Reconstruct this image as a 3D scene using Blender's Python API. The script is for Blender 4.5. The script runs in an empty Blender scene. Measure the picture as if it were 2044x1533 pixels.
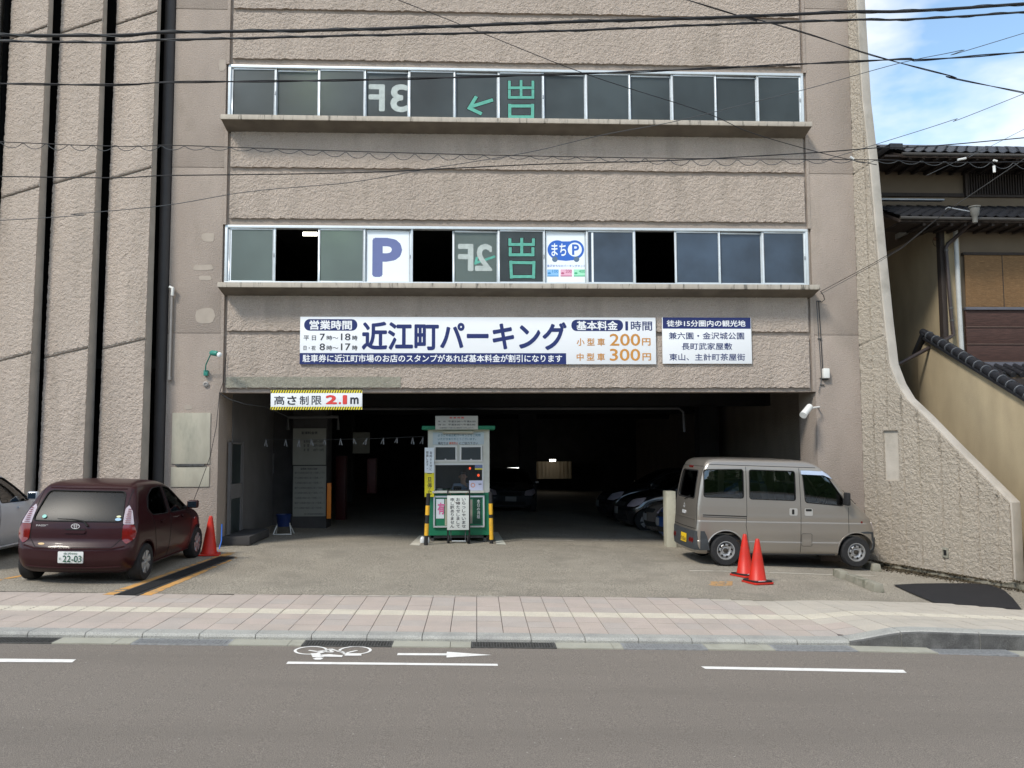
import bpy, bmesh, math, random
import numpy as np
from mathutils import Vector, Matrix
from mathutils.bvhtree import BVHTree
from mathutils.geometry import delaunay_2d_cdt

# ---------------------------------------------------------------- camera, world, sun, exposure
scene = bpy.context.scene
col = scene.collection
YAW, TILT, ROLL = math.atan(.043), math.radians(4.13), -.004
FPX, CX, CY = 1650., 1022., 766.5
CAM = Vector((0, -16, 2.15))
GS = -.027                                   # the street falls gently to the right
cam_d = bpy.data.cameras.new('camera'); cam_d.sensor_width = 36; cam_d.lens = 36 * FPX / 2044
cam_d.clip_end = 2000; cam_d.clip_start = .05
camera = bpy.data.objects.new('camera', cam_d); col.objects.link(camera)
RM = Matrix.Rotation(-YAW, 3, 'Z') @ Matrix.Rotation(math.pi / 2 + TILT, 3, 'X') @ Matrix.Rotation(ROLL, 3, 'Z')
camera.matrix_world = Matrix.Translation(CAM) @ RM.to_4x4()
scene.camera = camera

SUN_EL, SUN_AZ = math.radians(46), math.radians(-42)      # sun over the viewer's left shoulder
world = bpy.data.worlds.new('World'); scene.world = world; world.use_nodes = True
nt = world.node_tree; nt.nodes.clear()
out = nt.nodes.new('ShaderNodeOutputWorld'); bg = nt.nodes.new('ShaderNodeBackground')
sky = nt.nodes.new('ShaderNodeTexSky'); sky.sky_type = 'NISHITA'; sky.sun_disc = False
sky.dust_density = .2; sky.ozone_density = 4.; sky.sun_elevation = SUN_EL; sky.sun_rotation = math.pi + SUN_AZ * -1
tc = nt.nodes.new('ShaderNodeTexCoord'); mp = nt.nodes.new('ShaderNodeMapping')
mp.inputs['Scale'].default_value = (1, 1, 2.2); mp.inputs['Location'].default_value = (.9, .5, .42)
n1 = nt.nodes.new('ShaderNodeTexNoise'); n1.inputs['Scale'].default_value = 2.6
n1.inputs['Detail'].default_value = 6; n1.inputs['Roughness'].default_value = .52
rp = nt.nodes.new('ShaderNodeValToRGB'); rp.color_ramp.elements[0].position = .44; rp.color_ramp.elements[1].position = .60
rp.color_ramp.elements[0].color = (.05, .05, .05, 1)
mixc = nt.nodes.new('ShaderNodeMixRGB'); mixc.inputs[2].default_value = (12.2, 12.0, 11.5, 1)
nt.links.new(tc.outputs['Generated'], mp.inputs['Vector']); nt.links.new(mp.outputs[0], n1.inputs['Vector'])
nt.links.new(n1.outputs['Fac'], rp.inputs[0]); nt.links.new(rp.outputs[0], mixc.inputs[0])
hsv = nt.nodes.new('ShaderNodeHueSaturation'); hsv.inputs['Hue'].default_value = .488; hsv.inputs['Saturation'].default_value = .95; hsv.inputs['Value'].default_value = 2.3
nt.links.new(sky.outputs[0], hsv.inputs['Color']); nt.links.new(hsv.outputs[0], mixc.inputs[1]); nt.links.new(mixc.outputs[0], bg.inputs[0])
bg.inputs[1].default_value = .1; nt.links.new(bg.outputs[0], out.inputs[0])
sun_d = bpy.data.lights.new('sun', 'SUN'); sun_d.energy = 3.0; sun_d.angle = math.radians(11); sun_d.color = (1, .935, .83)
sun = bpy.data.objects.new('sun', sun_d); col.objects.link(sun)
sdir = Vector((-math.sin(-SUN_AZ) * math.cos(SUN_EL), -math.cos(SUN_AZ) * math.cos(SUN_EL), math.sin(SUN_EL)))  # towards the sun
sun.rotation_euler = sdir.to_track_quat('Z', 'Y').to_euler(); sun.location = sdir * 60
vs = scene.view_settings; vs.view_transform = 'Standard'; vs.look = 'None'; vs.gamma = 1; vs.exposure = .13
vs.use_curve_mapping = False
scene.cycles.max_bounces = 6; scene.cycles.transparent_max_bounces = 8
scene.cycles.use_denoising = True
scene.cycles.caustics_reflective = False; scene.cycles.caustics_refractive = False

# ---------------------------------------------------------------- helpers
rnd = random.Random(7)
def ray(px, py): return RM @ Vector(((px - CX) / FPX, -(py - CY) / FPX, -1))
def onY(px, py, Y=.45):
    d = ray(px, py); return CAM + d * ((Y - CAM.y) / d.y)
def onX(px, py, X):
    d = ray(px, py); return CAM + d * ((X - CAM.x) / d.x)
def dip(x): t = min(1, max(0, (x - 3.8) / 4.2)); return -.07 * t * t * (3 - 2 * t)      # the ground drops a little more at the right
def onG(px, py, dz=0.):
    d = ray(px, py); k = 0.
    for _ in range(8): p = CAM + d * ((-CAM.z + GS * CAM.x + dz + k) / (d.z - GS * d.x)); k = dip(p.x)
    return p
def gz(x, dz=0.): return GS * x + dip(x) + dz

def tag(o, label=None, cat=None, group=None, kind=None):
    for k, v in (('label', label), ('category', cat), ('group', group), ('kind', kind)):
        if v: o[k] = v
    return o
def thing(name, label, cat, loc=(0, 0, 0), rot=(0, 0, 0), group=None, kind=None):
    o = bpy.data.objects.new(name, None); col.objects.link(o); o.location = loc; o.rotation_euler = rot
    o.empty_display_size = .1
    return tag(o, label, cat, group, kind)
def link_mesh(name, me, parent=None, m=None):
    o = bpy.data.objects.new(name, me); col.objects.link(o)
    if m is not None:
        me.materials.clear(); me.materials.append(m)
    if parent is not None: o.parent = parent
    return o
def copy_tree(o, parent=None):
    c = o.copy(); col.objects.link(c)
    if parent is not None: c.parent = parent
    for ch in list(o.children): copy_tree(ch, c)
    return c

# materials ----------------------------------------------------------------
MATS = {}
def mat(name, c, rough=.8, var=.12, scale=4., bump=0., bscale=60., bdist=.02, metal=0., spec=.4, coat=0., emit=None, es=0.,
        dirt=None, dscale=1.2, damt=.5, stretch=(1, 1, 1), dpos=(.5, .68), speck=0., sscale=250., detail=5., spots=None):
    if name in MATS: return MATS[name]
    m = bpy.data.materials.new(name); MATS[name] = m; m.use_nodes = True
    t = m.node_tree; N = t.nodes; L = t.links; b = N['Principled BSDF']
    b.inputs['Roughness'].default_value = rough; b.inputs['Metallic'].default_value = metal
    b.inputs['Specular IOR Level'].default_value = spec
    if coat: b.inputs['Coat Weight'].default_value = coat; b.inputs['Coat Roughness'].default_value = .04
    co = N.new('ShaderNodeTexCoord'); mpn = N.new('ShaderNodeMapping'); mpn.inputs['Scale'].default_value = stretch
    L.new(co.outputs['Object'], mpn.inputs[0])
    nz = N.new('ShaderNodeTexNoise'); nz.inputs['Scale'].default_value = scale; nz.inputs['Detail'].default_value = detail
    L.new(mpn.outputs[0], nz.inputs['Vector'])
    r = N.new('ShaderNodeValToRGB'); e = r.color_ramp.elements
    e[0].position = .3; e[1].position = .7
    e[0].color = tuple(max(0, v * (1 - var)) for v in c) + (1,); e[1].color = tuple(min(1, v * (1 + var)) for v in c) + (1,)
    L.new(nz.outputs['Fac'], r.inputs[0]); cur = r.outputs[0]
    if speck:
        n3 = N.new('ShaderNodeTexNoise'); n3.inputs['Scale'].default_value = sscale; n3.inputs['Detail'].default_value = 2
        L.new(co.outputs['Object'], n3.inputs['Vector'])
        r3 = N.new('ShaderNodeValToRGB'); r3.color_ramp.elements[0].position = .35; r3.color_ramp.elements[1].position = .65
        r3.color_ramp.elements[0].color = (1 - speck,) * 3 + (1,); r3.color_ramp.elements[1].color = (1 + speck,) * 3 + (1,)
        L.new(n3.outputs['Fac'], r3.inputs[0])
        mm = N.new('ShaderNodeMixRGB'); mm.blend_type = 'MULTIPLY'; mm.inputs[0].default_value = 1
        L.new(cur, mm.inputs[1]); L.new(r3.outputs[0], mm.inputs[2]); cur = mm.outputs[0]
    if dirt:
        n2 = N.new('ShaderNodeTexNoise'); n2.inputs['Scale'].default_value = dscale; n2.inputs['Detail'].default_value = 6
        n2.inputs['Roughness'].default_value = .65
        L.new(mpn.outputs[0], n2.inputs['Vector'])
        r2 = N.new('ShaderNodeValToRGB'); r2.color_ramp.elements[0].position = dpos[0]; r2.color_ramp.elements[1].position = dpos[1]
        r2.color_ramp.elements[1].color = (damt,) * 3 + (1,)
        L.new(n2.outputs['Fac'], r2.inputs[0])
        mx = N.new('ShaderNodeMixRGB'); mx.inputs[2].default_value = tuple(dirt) + (1,)
        L.new(r2.outputs[0], mx.inputs[0]); L.new(cur, mx.inputs[1]); cur = mx.outputs[0]
    if spots:
        vo = N.new('ShaderNodeTexVoronoi'); vo.inputs['Scale'].default_value = spots[0]; L.new(co.outputs['Object'], vo.inputs['Vector'])
        lt = N.new('ShaderNodeMath'); lt.operation = 'LESS_THAN'; lt.inputs[1].default_value = spots[1]; L.new(vo.outputs['Distance'], lt.inputs[0])
        ms_ = N.new('ShaderNodeMixRGB'); ms_.inputs[2].default_value = tuple(spots[2]) + (1,); L.new(lt.outputs[0], ms_.inputs[0]); L.new(cur, ms_.inputs[1]); cur = ms_.outputs[0]
    L.new(cur, b.inputs['Base Color'])
    if bump:
        nb = N.new('ShaderNodeTexNoise'); nb.inputs['Roughness'].default_value = .6; nb.inputs['Scale'].default_value = bscale; nb.inputs['Detail'].default_value = 4
        L.new(co.outputs['Object'], nb.inputs['Vector'])
        bp = N.new('ShaderNodeBump'); bp.inputs['Strength'].default_value = bump; bp.inputs['Distance'].default_value = bdist
        L.new(nb.outputs['Fac'], bp.inputs['Height']); L.new(bp.outputs[0], b.inputs['Normal'])
    if emit:
        b.inputs['Emission Color'].default_value = tuple(emit) + (1,); b.inputs['Emission Strength'].default_value = es
    return m
def glass_mat(name, tint=(.3, .32, .3), rough=.02, spec=1.5, dirt=0.):
    m = bpy.data.materials.new(name); m.use_nodes = True; t = m.node_tree; N = t.nodes; L = t.links; N.clear()
    o = N.new('ShaderNodeOutputMaterial'); tr = N.new('ShaderNodeBsdfTransparent'); tr.inputs[0].default_value = tuple(tint) + (1,)
    g = N.new('ShaderNodeBsdfGlossy'); g.inputs['Roughness'].default_value = rough
    f = N.new('ShaderNodeFresnel'); f.inputs[0].default_value = spec
    mx = N.new('ShaderNodeMixShader'); L.new(f.outputs[0], mx.inputs[0]); L.new(tr.outputs[0], mx.inputs[1]); L.new(g.outputs[0], mx.inputs[2])
    L.new(mx.outputs[0], o.inputs[0]); return m

# mesh builder ---------------------------------------------------------------
class MB:
    def __init__(s): s.v = []; s.f = []
    def quad(s, *p):
        n = len(s.v); s.v += [tuple(q) for q in p]; s.f.append(tuple(range(n, n + len(p)))); return s
    def box(s, x0, x1, y0, y1, z0, z1, fz=None):
        n = len(s.v)
        g = fz or (lambda x, y: 0)
        for z in (z0, z1):
            for x, y in ((x0, y0), (x1, y0), (x1, y1), (x0, y1)): s.v.append((x, y, z + g(x, y)))
        for f in ((0, 3, 2, 1), (4, 5, 6, 7), (0, 1, 5, 4), (1, 2, 6, 5), (2, 3, 7, 6), (3, 0, 4, 7)): s.f.append(tuple(n + i for i in f))
        return s
    def prism(s, poly, fn, a, b):
        """poly of 2-D points, fn(u, v, w) -> 3-D, from w=a to w=b"""
        n = len(s.v); k = len(poly)
        for w in (a, b):
            for u, v in poly: s.v.append(tuple(fn(u, v, w)))
        s.f.append(tuple(n + i for i in reversed(range(k)))); s.f.append(tuple(n + k + i for i in range(k)))
        for i in range(k):
            j = (i + 1) % k; s.f.append((n + i, n + j, n + k + j, n + k + i))
        return s
    def tube(s, pts, r, seg=8, cap=True):
        pts = [Vector(p) for p in pts]; n = len(s.v)
        rr = r if isinstance(r, (list, tuple)) else [r] * len(pts)
        up = Vector((0, 0, 1)); prev = None
        for i, p in enumerate(pts):
            d = (pts[min(i + 1, len(pts) - 1)] - pts[max(i - 1, 0)]).normalized()
            if prev is None:
                a = d.cross(up)
                if a.length < .05: a = d.cross(Vector((1, 0, 0)))
                a.normalize()
            else:
                a = prev - d * prev.dot(d); a.normalize()
            prev = a; b = d.cross(a)
            for k in range(seg):
                t = 2 * math.pi * k / seg; s.v.append(tuple(p + (a * math.cos(t) + b * math.sin(t)) * rr[i]))
        for i in range(len(pts) - 1):
            for k in range(seg):
                j = (k + 1) % seg; s.f.append((n + i * seg + k, n + i * seg + j, n + (i + 1) * seg + j, n + (i + 1) * seg + k))
        if cap:
            s.f.append(tuple(n + k for k in reversed(range(seg)))); m = n + (len(pts) - 1) * seg
            s.f.append(tuple(m + k for k in range(seg)))
        return s
    def lathe(s, prof, c=(0, 0, 0), axis='z', seg=24, caps=True):
        n = len(s.v)
        for r, h in prof:
            for k in range(seg):
                t = 2 * math.pi * k / seg; a, b = r * math.cos(t), r * math.sin(t)
                p = {'z': (a, b, h), 'y': (a, h, b), 'x': (h, a, b)}[axis]
                s.v.append((c[0] + p[0], c[1] + p[1], c[2] + p[2]))
        for i in range(len(prof) - 1):
            for k in range(seg):
                j = (k + 1) % seg; s.f.append((n + i * seg + k, n + i * seg + j, n + (i + 1) * seg + j, n + (i + 1) * seg + k))
        if not caps: return s
        if prof[0][0] > 1e-6: s.f.append(tuple(n + k for k in reversed(range(seg))))
        if prof[-1][0] > 1e-6:
            m = n + (len(prof) - 1) * seg; s.f.append(tuple(m + k for k in range(seg)))
        return s
    def mesh(s, name, smooth=False, bevel=0., angle=40, bseg=2):
        me = bpy.data.meshes.new(name); me.from_pydata(s.v, [], s.f)
        bm = bmesh.new(); bm.from_mesh(me); bmesh.ops.remove_doubles(bm, verts=bm.verts, dist=1e-5)
        bmesh.ops.recalc_face_normals(bm, faces=bm.faces)
        if bevel:
            ed = [e for e in bm.edges if len(e.link_faces) == 2 and e.calc_face_angle(0) > math.radians(25)]
            bmesh.ops.bevel(bm, geom=ed, offset=bevel, segments=bseg, affect='EDGES', profile=.6, clamp_overlap=True)
        if smooth or bevel:
            for f in bm.faces: f.smooth = True
        bm.to_mesh(me); bm.free()
        if smooth or bevel: me.set_sharp_from_angle(angle=math.radians(angle))
        return me
    def build(s, name, m, parent=None, smooth=False, bevel=0., angle=40, bseg=2):
        return link_mesh(name, s.mesh(name, smooth, bevel, angle, bseg), parent, m)
def box(name, m, parent, x0, x1, y0, y1, z0, z1, bevel=0.):
    return MB().box(x0, x1, y0, y1, z0, z1).build(name, m, parent, bevel=bevel)

# lettering: text turned into a thin mesh fitted in a rectangle of a plane -----
TC = {}
def text_mesh(s, bold=0., vertical=False, space=1., line=1.):
    key = (s, bold, vertical, space, line)
    if key in TC: return TC[key]
    def one(st):
        cu = bpy.data.curves.new('t', 'FONT'); cu.body = st; cu.size = 1; cu.resolution_u = 3; cu.offset = bold
        cu.space_character = space; cu.space_line = line
        o = bpy.data.objects.new('t', cu); col.objects.link(o)
        dg = bpy.context.evaluated_depsgraph_get(); me = bpy.data.meshes.new_from_object(o.evaluated_get(dg))
        bpy.data.objects.remove(o); bpy.data.curves.remove(cu)
        n = len(me.vertices); a = np.empty(n * 3); me.vertices.foreach_get('co', a); a = a.reshape(-1, 3)
        f = [tuple(p.vertices) for p in me.polygons]; bpy.data.meshes.remove(me); return a, f
    if vertical:
        V, Fs = [], []; n = 0
        for i, ch in enumerate(s):
            if ch == ' ': continue
            a, f = one(ch)
            if not len(a): continue
            w = (a[:, 0].max() + a[:, 0].min()) / 2
            b = a.copy(); b[:, 0] -= w; b[:, 1] -= i * 1.02
            if ch in 'ー～': b[:, 0], b[:, 1] = (a[:, 1] - .35) * 1., -(a[:, 0] - w) + .35 - i * 1.02
            V.append(b); Fs += [tuple(q + n for q in g) for g in f]; n += len(a)
        r = (np.vstack(V), Fs)
    else: r = one(s)
    TC[key] = r; return r
def lettering(s, m, parent, u0, v0, u1, v1, fn, bold=0., vertical=False, mirror=False, name='lettering', keep=False, space=1., thick=.002, line=1., label=None):
    """fits the text into [u0,u1]x[v0,v1]; fn(u,v,w) -> 3-D, w = out of the face"""
    a, f = text_mesh(s, 0., vertical, space, line)
    if bold > .004:      # thicken the strokes by stacking shifted copies, a hair apart
        d = bold * .85; A_, F_ = [], []; n0 = 0
        sh = [(0, 0), (d, 0), (-d, 0), (0, d), (0, -d)] + ([(d * .7, d * .7), (-d * .7, d * .7), (d * .7, -d * .7), (-d * .7, -d * .7)] if bold > .016 else [])
        for q, (dx, dy) in enumerate(sh):
            b = a.copy(); b[:, 0] += dx; b[:, 1] += dy; b[:, 2] = q; A_.append(b); F_ += [tuple(i + n0 for i in g) for g in f]; n0 += len(a)
        a, f = np.vstack(A_), F_
    x0, x1, y0, y1 = a[:, 0].min(), a[:, 0].max(), a[:, 1].min(), a[:, 1].max()
    sx = (u1 - u0) / (x1 - x0); sy = (v1 - v0) / max(1e-6, y1 - y0)
    if keep:
        k = min(sx, sy); cu, cv = (u0 + u1) / 2, (v0 + v1) / 2
        u0, v0 = cu - k * (x1 - x0) / 2, cv - k * (y1 - y0) / 2; sx = sy = k
    vs_ = []
    for x, y, q in a:
        uu = (x - x0) * sx
        u = (u1 - uu if not keep else u0 + (x1 - x0) * sx - uu) if mirror else u0 + uu
        vs_.append(tuple(fn(u, v0 + (y - y0) * sy, q * .00015)))
    me = bpy.data.meshes.new(name); me.from_pydata(vs_, [], f); me.update()
    nn = Vector(fn(0, 0, 1)) - Vector(fn(0, 0, 0))
    if len(me.polygons) and me.polygons[0].normal.dot(nn) < 0: me.flip_normals()
    o = link_mesh(name, me, parent, m)
    if label: o['label'] = label
    return o
def face_front(Y): return lambda u, v, w: (u, Y - w, v)
def shape(poly, fn, w=0.):
    mb = MB(); mb.quad(*[fn(u, v, w) for u, v in poly]); return mb
def rrect(u0, v0, u1, v1, r, n=5):
    P = []
    for cx, cy, a in ((u1 - r, v1 - r, 0), (u0 + r, v1 - r, 90), (u0 + r, v0 + r, 180), (u1 - r, v0 + r, 270)):
        for k in range(n + 1):
            t = math.radians(a + 90 * k / n); P.append((cx + r * math.cos(t), cy + r * math.sin(t)))
    return P
def disc(cx, cy, r, n=24, ry=None): return [(cx + r * math.cos(2 * math.pi * k / n), cy + (ry or r) * math.sin(2 * math.pi * k / n)) for k in range(n)]

# value noise, used for hacked render and lumpy edges ------------------------------
_L = np.random.RandomState(3).rand(256, 256)
def vnoise(x, y):
    xi = np.floor(x).astype(int); yi = np.floor(y).astype(int); fx = x - xi; fy = y - yi
    fx = fx * fx * (3 - 2 * fx); fy = fy * fy * (3 - 2 * fy)
    g = lambda i, j: _L[i % 256, j % 256]
    return (g(xi, yi) * (1 - fx) + g(xi + 1, yi) * fx) * (1 - fy) + (g(xi, yi + 1) * (1 - fx) + g(xi + 1, yi + 1) * fx) * fy
def rough_h(u, v):
    a = vnoise(u / .062 + 1.2 * vnoise(u / .15, v / .15), v / .050 + vnoise(u / .11, v / .09)); b = vnoise(u / .036 + 9, v / .033 + 5); c = vnoise(u / .5, v / .5)
    return (np.abs(a - .5) * 2 - .5) * -.45 + (b - .5) * 1.45 + (c - .5) * .3
def grid_face(name, m, parent, P, nu, nv, su, sv, amp, back, mod=None, ragged=.0, label=None):
    """P(U,V) arrays in [0,1] -> (x,y,z) arrays and normal n; su,sv metric coords functions"""
    U, V = np.meshgrid(np.linspace(0, 1, nu), np.linspace(0, 1, nv), indexing='ij')
    S, T = su(U, V), sv(U, V)
    h = rough_h(S, T) * amp
    if mod is not None: h = mod(S, T, h)
    X, Y, Z, n = P(U, V)
    rz = (vnoise(S / .06, T * 0 + 7) - .5) * ragged
    Z = Z + np.where((V < 1e-6) | (V > 1 - 1e-6), rz, 0)
    X, Y, Z = X + n[0] * h, Y + n[1] * h, Z + n[2] * h
    pts = np.stack([X, Y, Z], -1).reshape(-1, 3)
    idx = np.arange(nu * nv).reshape(nu, nv)
    F = np.stack([idx[:-1, :-1], idx[1:, :-1], idx[1:, 1:], idx[:-1, 1:]], -1).reshape(-1, 4)
    ring = np.concatenate([idx[:, 0], idx[-1, 1:], idx[-2::-1, -1], idx[0, -2:0:-1]])
    bk = pts[ring] - np.array(n) * back; nb = len(ring); o0 = len(pts)
    j = (np.arange(nb) + 1) % nb
    F2 = np.stack([ring[j], ring, o0 + np.arange(nb), o0 + j], -1)
    pts = np.vstack([pts, bk]); F = np.vstack([F, F2])
    me = bpy.data.meshes.new(name); me.vertices.add(len(pts)); me.vertices.foreach_set('co', pts.ravel())
    me.loops.add(F.size); me.loops.foreach_set('vertex_index', F.ravel().astype(np.int32))
    me.polygons.add(len(F)); me.polygons.foreach_set('loop_start', (np.arange(len(F)) * 4).astype(np.int32))
    me.update(calc_edges=True); me.validate()
    me.polygons.foreach_set('use_smooth', np.ones(len(F), bool)); me.set_sharp_from_angle(angle=math.radians(60))
    o = link_mesh(name, me, parent, m)
    if label: o['label'] = label
    return o

# ---------------------------------------------------------------- materials
M_road = mat('road_asphalt', (.202, .177, .152), .9, .06, 1.3, .6, 150, speck=.36, sscale=130, dirt=(.165, .144, .124), dscale=1.1, damt=.55, stretch=(.09, 1.0, 1), spots=(7., .05, (.36, .34, .31)))
M_lot = mat('lot_asphalt', (.31, .278, .226), .9, .12, .8, .8, 70, speck=.5, sscale=60, dirt=(.21, .19, .155), dscale=.9, damt=.6, spots=(16., .10, (.45, .42, .34)))
M_patch = mat('fresh_asphalt', (.014, .014, .017), .8, .2, 6, .6, 150, speck=.3)
M_mark = mat('white_road_paint', (.8, .79, .76), .6, .05, 8, .2, 200, dirt=(.5, .47, .43), dscale=9, damt=.35)
M_mark_old = mat('worn_white_paint', (.62, .58, .5), .7, .1, 8, .2, 200, dirt=(.3, .27, .22), dscale=6, damt=.9)
M_yel_old = mat('worn_orange_paint', (.62, .33, .10), .7, .12, 8, .2, 200, dirt=(.27, .23, .17), dscale=5, damt=.9)
M_pink = [mat('pink_paving_%d' % i, c, .8, .05, 3, .2, 150, speck=.12, sscale=120, dirt=(.33, .3, .28), dscale=1.1, damt=.35) for i, c in
          enumerate(((.44, .375, .33), (.425, .367, .322), (.445, .38, .337), (.415, .37, .335)))]
M_grey = [mat('beige_paving_%d' % i, c, .8, .05, 3, .2, 150, speck=.12, sscale=120) for i, c in enumerate(((.46, .42, .36), (.44, .405, .35), (.475, .435, .375)))]
M_tact = mat('cream_tactile_paving', (.51, .47, .39), .8, .06, 5, .2, 150, speck=.1, sscale=100)
M_kerb = mat('granite_kerb', (.36, .36, .335), .75, .08, 3, .3, 180, speck=.3, sscale=130, dirt=(.2, .2, .2), dscale=2, damt=.5)
M_kerb_dark = mat('stained_granite_kerb', (.11, .11, .108), .8, .3, 5, .3, 150, speck=.3, sscale=130, dirt=(.22, .22, .21), dscale=5, damt=.45)
M_gutter = mat('gutter_concrete', (.35, .345, .29), .85, .08, 3, .3, 120, speck=.15, dirt=(.2, .19, .15), dscale=2, damt=.4)
M_black = mat('black_void', (.01, .01, .01), .9, 0)
M_iron = mat('grate_iron', (.085, .085, .082), .55, .3, 20, .2, metal=.3)
M_galv = mat('galvanised_grate', (.38, .39, .40), .5, .2, 20, .2, metal=.5)

M_stucco = mat('hacked_render', (.47, .395, .335), .92, .07, 1.4, 1., 34, bdist=.05, speck=.12, sscale=60, dirt=(.31, .262, .215), dscale=1.5, damt=.6, dpos=(.5, .75), stretch=(1.3, 1, .28))
M_stucco_fin = mat('hacked_render_fin', (.455, .40, .33), .92, .08, 1.4, 1., 34, bdist=.05, speck=.12, sscale=60, dirt=(.33, .29, .23), dscale=1.4, damt=.55, dpos=(.5, .75), stretch=(1.3, 1.3, .3))
M_smooth = mat('smooth_painted_concrete', (.345, .288, .245), .85, .10, 1.4, .9, 38, speck=.06, sscale=40, dirt=(.27, .23, .19), dscale=1.6, damt=.75, dpos=(.5, .75), stretch=(1, 1, .5))
M_smooth2 = mat('smooth_pale_concrete', (.46, .42, .365), .85, .09, 2.6, .3, 60, dirt=(.25, .23, .19), dscale=1.5, damt=.5)
M_ledge = mat('streaked_ledge_concrete', (.43, .385, .325), .85, .1, 3, .3, 80, dirt=(.05, .048, .04), dscale=3.2, damt=.8, dpos=(.56, .66), stretch=(3, 1, .5))
M_plate = mat('weathered_cream_board', (.41, .385, .31), .85, .12, 3, .1, 60, dirt=(.2, .21, .17), dscale=1.5, damt=.6, stretch=(2, 2, .7))
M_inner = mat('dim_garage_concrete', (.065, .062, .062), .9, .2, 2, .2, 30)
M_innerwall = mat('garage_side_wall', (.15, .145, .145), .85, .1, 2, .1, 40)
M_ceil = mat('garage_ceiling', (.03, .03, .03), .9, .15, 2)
M_alu = mat('window_aluminium', (.60, .64, .66), .4, .05, 8, .0, metal=.35)
def frosted(m, f=.35):
    t = m.node_tree; b = t.nodes['Principled BSDF']; o = t.nodes['Material Output']; tl = t.nodes.new('ShaderNodeBsdfTranslucent'); tl.inputs[0].default_value = (.5, .6, .5, 1)
    mx = t.nodes.new('ShaderNodeMixShader'); mx.inputs[0].default_value = f; t.links.new(b.outputs[0], mx.inputs[1]); t.links.new(tl.outputs[0], mx.inputs[2]); t.links.new(mx.outputs[0], o.inputs[0]); return m
M_glassA = mat('frosted_dark_glass', (.055, .068, .072), .33, .45, .9, stretch=(1, 1, 2.2), bump=.25, bscale=350) if False else mat('frosted_dark_glass', (.055, .07, .075), .33, .45, .9, .25, 350, spec=.6, coat=0)
M_glassB = mat('frosted_pale_glass', (.15, .19, .18), .33, .15, 1.2, .25, 350, spec=.6)
M_glassC = mat('frosted_blue_glass', (.033, .052, .08), .3, .5, 1.2, .25, 350, spec=.6)
frosted(M_glassA); frosted(M_glassB)
M_poster = mat('poster_white', (.80, .86, .90), .5, .01, 1)
M_signw = mat('sign_white', (.80, .82, .84), .35, .015, .6)
M_navy = mat('navy_ink', (.014, .024, .125), .4, .02)
M_purple = mat('faded_blue_ink', (.13, .16, .34), .5, .03)
M_dark_ink = mat('dark_ink', (.03, .03, .04), .5, .02)
M_orange_ink = mat('orange_ink', (.55, .25, .05), .5, .03)
M_red_ink = mat('red_ink', (.65, .06, .05), .5, .03)
M_white_ink = mat('white_ink', (.82, .84, .86), .5, .02)
M_green_tape = mat('green_tape', (.10, .37, .29), .6, .12, 12)
M_tape_black = mat('black_outline_tape', (.015, .02, .02), .6, .1)
M_grey_tape = mat('grey_lettering_tape', (.42, .47, .45), .6, .12, 12)
M_blue_ink = mat('blue_ink', (.03, .13, .52), .5, .02)
M_yellow = mat('yellow_sign', (.80, .68, .03), .5, .03)
M_yel_paint = mat('yellow_post_paint', (.75, .42, .03), .5, .08, dirt=(.3, .2, .06), dscale=12, damt=.6)
M_rubber = mat('black_rubber', (.018, .018, .019), .75, .2, 30, .2, 200)
M_white_paint = mat('booth_white_paint', (.62, .62, .55), .55, .05, 3, dirt=(.4, .38, .3), dscale=3, damt=.4)
M_green_paint = mat('booth_green_paint', (.015, .20, .10), .5, .1, 3, dirt=(.01, .09, .05), dscale=3, damt=.5)
M_cone = mat('cone_red_plastic', (.55, .022, .010), .45, .10, 4, dirt=(.30, .04, .03), dscale=5, damt=.6)
M_cable = mat('black_cable', (.015, .015, .017), .6, .1)
M_cable2 = mat('grey_cable', (.07, .075, .08), .6, .1)
M_teal = mat('teal_lamp_paint', (.03, .22, .17), .5, .15, 10)
M_bulb = mat('clear_bulb', (.75, .78, .78), .15, .02)
M_box = mat('white_plastic', (.7, .7, .67), .4, .03)
M_cream = mat('cream_concrete', (.5, .48, .38), .85, .08, 3, .3, 60, dirt=(.25, .24, .18), dscale=3, damt=.5)
M_blockc = mat('wheel_stop_concrete', (.30, .285, .23), .9, .15, 5, .6, 60, speck=.2, dirt=(.08, .085, .05), dscale=4, damt=.7)

# ---------------------------------------------------------------- ground, road, walk
def sheet(name, pts, dz, m, parent=None, kind=None, skirt=0.):
    mb = MB(); mb.quad(*[(x, y, gz(x, dz)) for x, y in pts])
    o = mb.build(name, m, parent)
    if kind: o['kind'] = kind
    return o
G0 = mat('far_ground', (.16, .15, .13), .95, .1, 2)
sheet('ground', [(-150, -150), (150, -150), (150, 150), (-150, 150)], -.25, G0, kind='structure')
KD = Vector((1, .0128))                                             # direction of the kerb
def kline(x, off): return off + .0128 * x
road_mb = MB(); RX = [-60., 3.8] + [3.8 + .42 * k for k in range(1, 11)] + [60.]
for a, b in zip(RX, RX[1:]): road_mb.quad(*[(x, kline(x, o), gz(x, -.03)) for x, o in ((a, -6.97), (a, -16.6), (b, -16.6), (b, -6.97))])
road = road_mb.build('road', M_road, None); road['kind'] = 'structure'
LOTB = [(-60, -4.45), (-6.4, -4.45), (-4.1, -4.45), (-.36, -4.24), (2.81, -4.14)] + [tuple(onG(px, py, .03)[:2]) for px, py in ((1530, 1199.5), (1740, 1202.5), (1867, 1206), (1960, 1213), (2044, 1221))] + [(12, -5.0), (60, -5.2)]
def lot_edge(x):
    for (a, b), (c, d) in zip(LOTB, LOTB[1:]):
        if a <= x <= c: return b + (d - b) * (x - a) / (c - a)
    return -4.5
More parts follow.
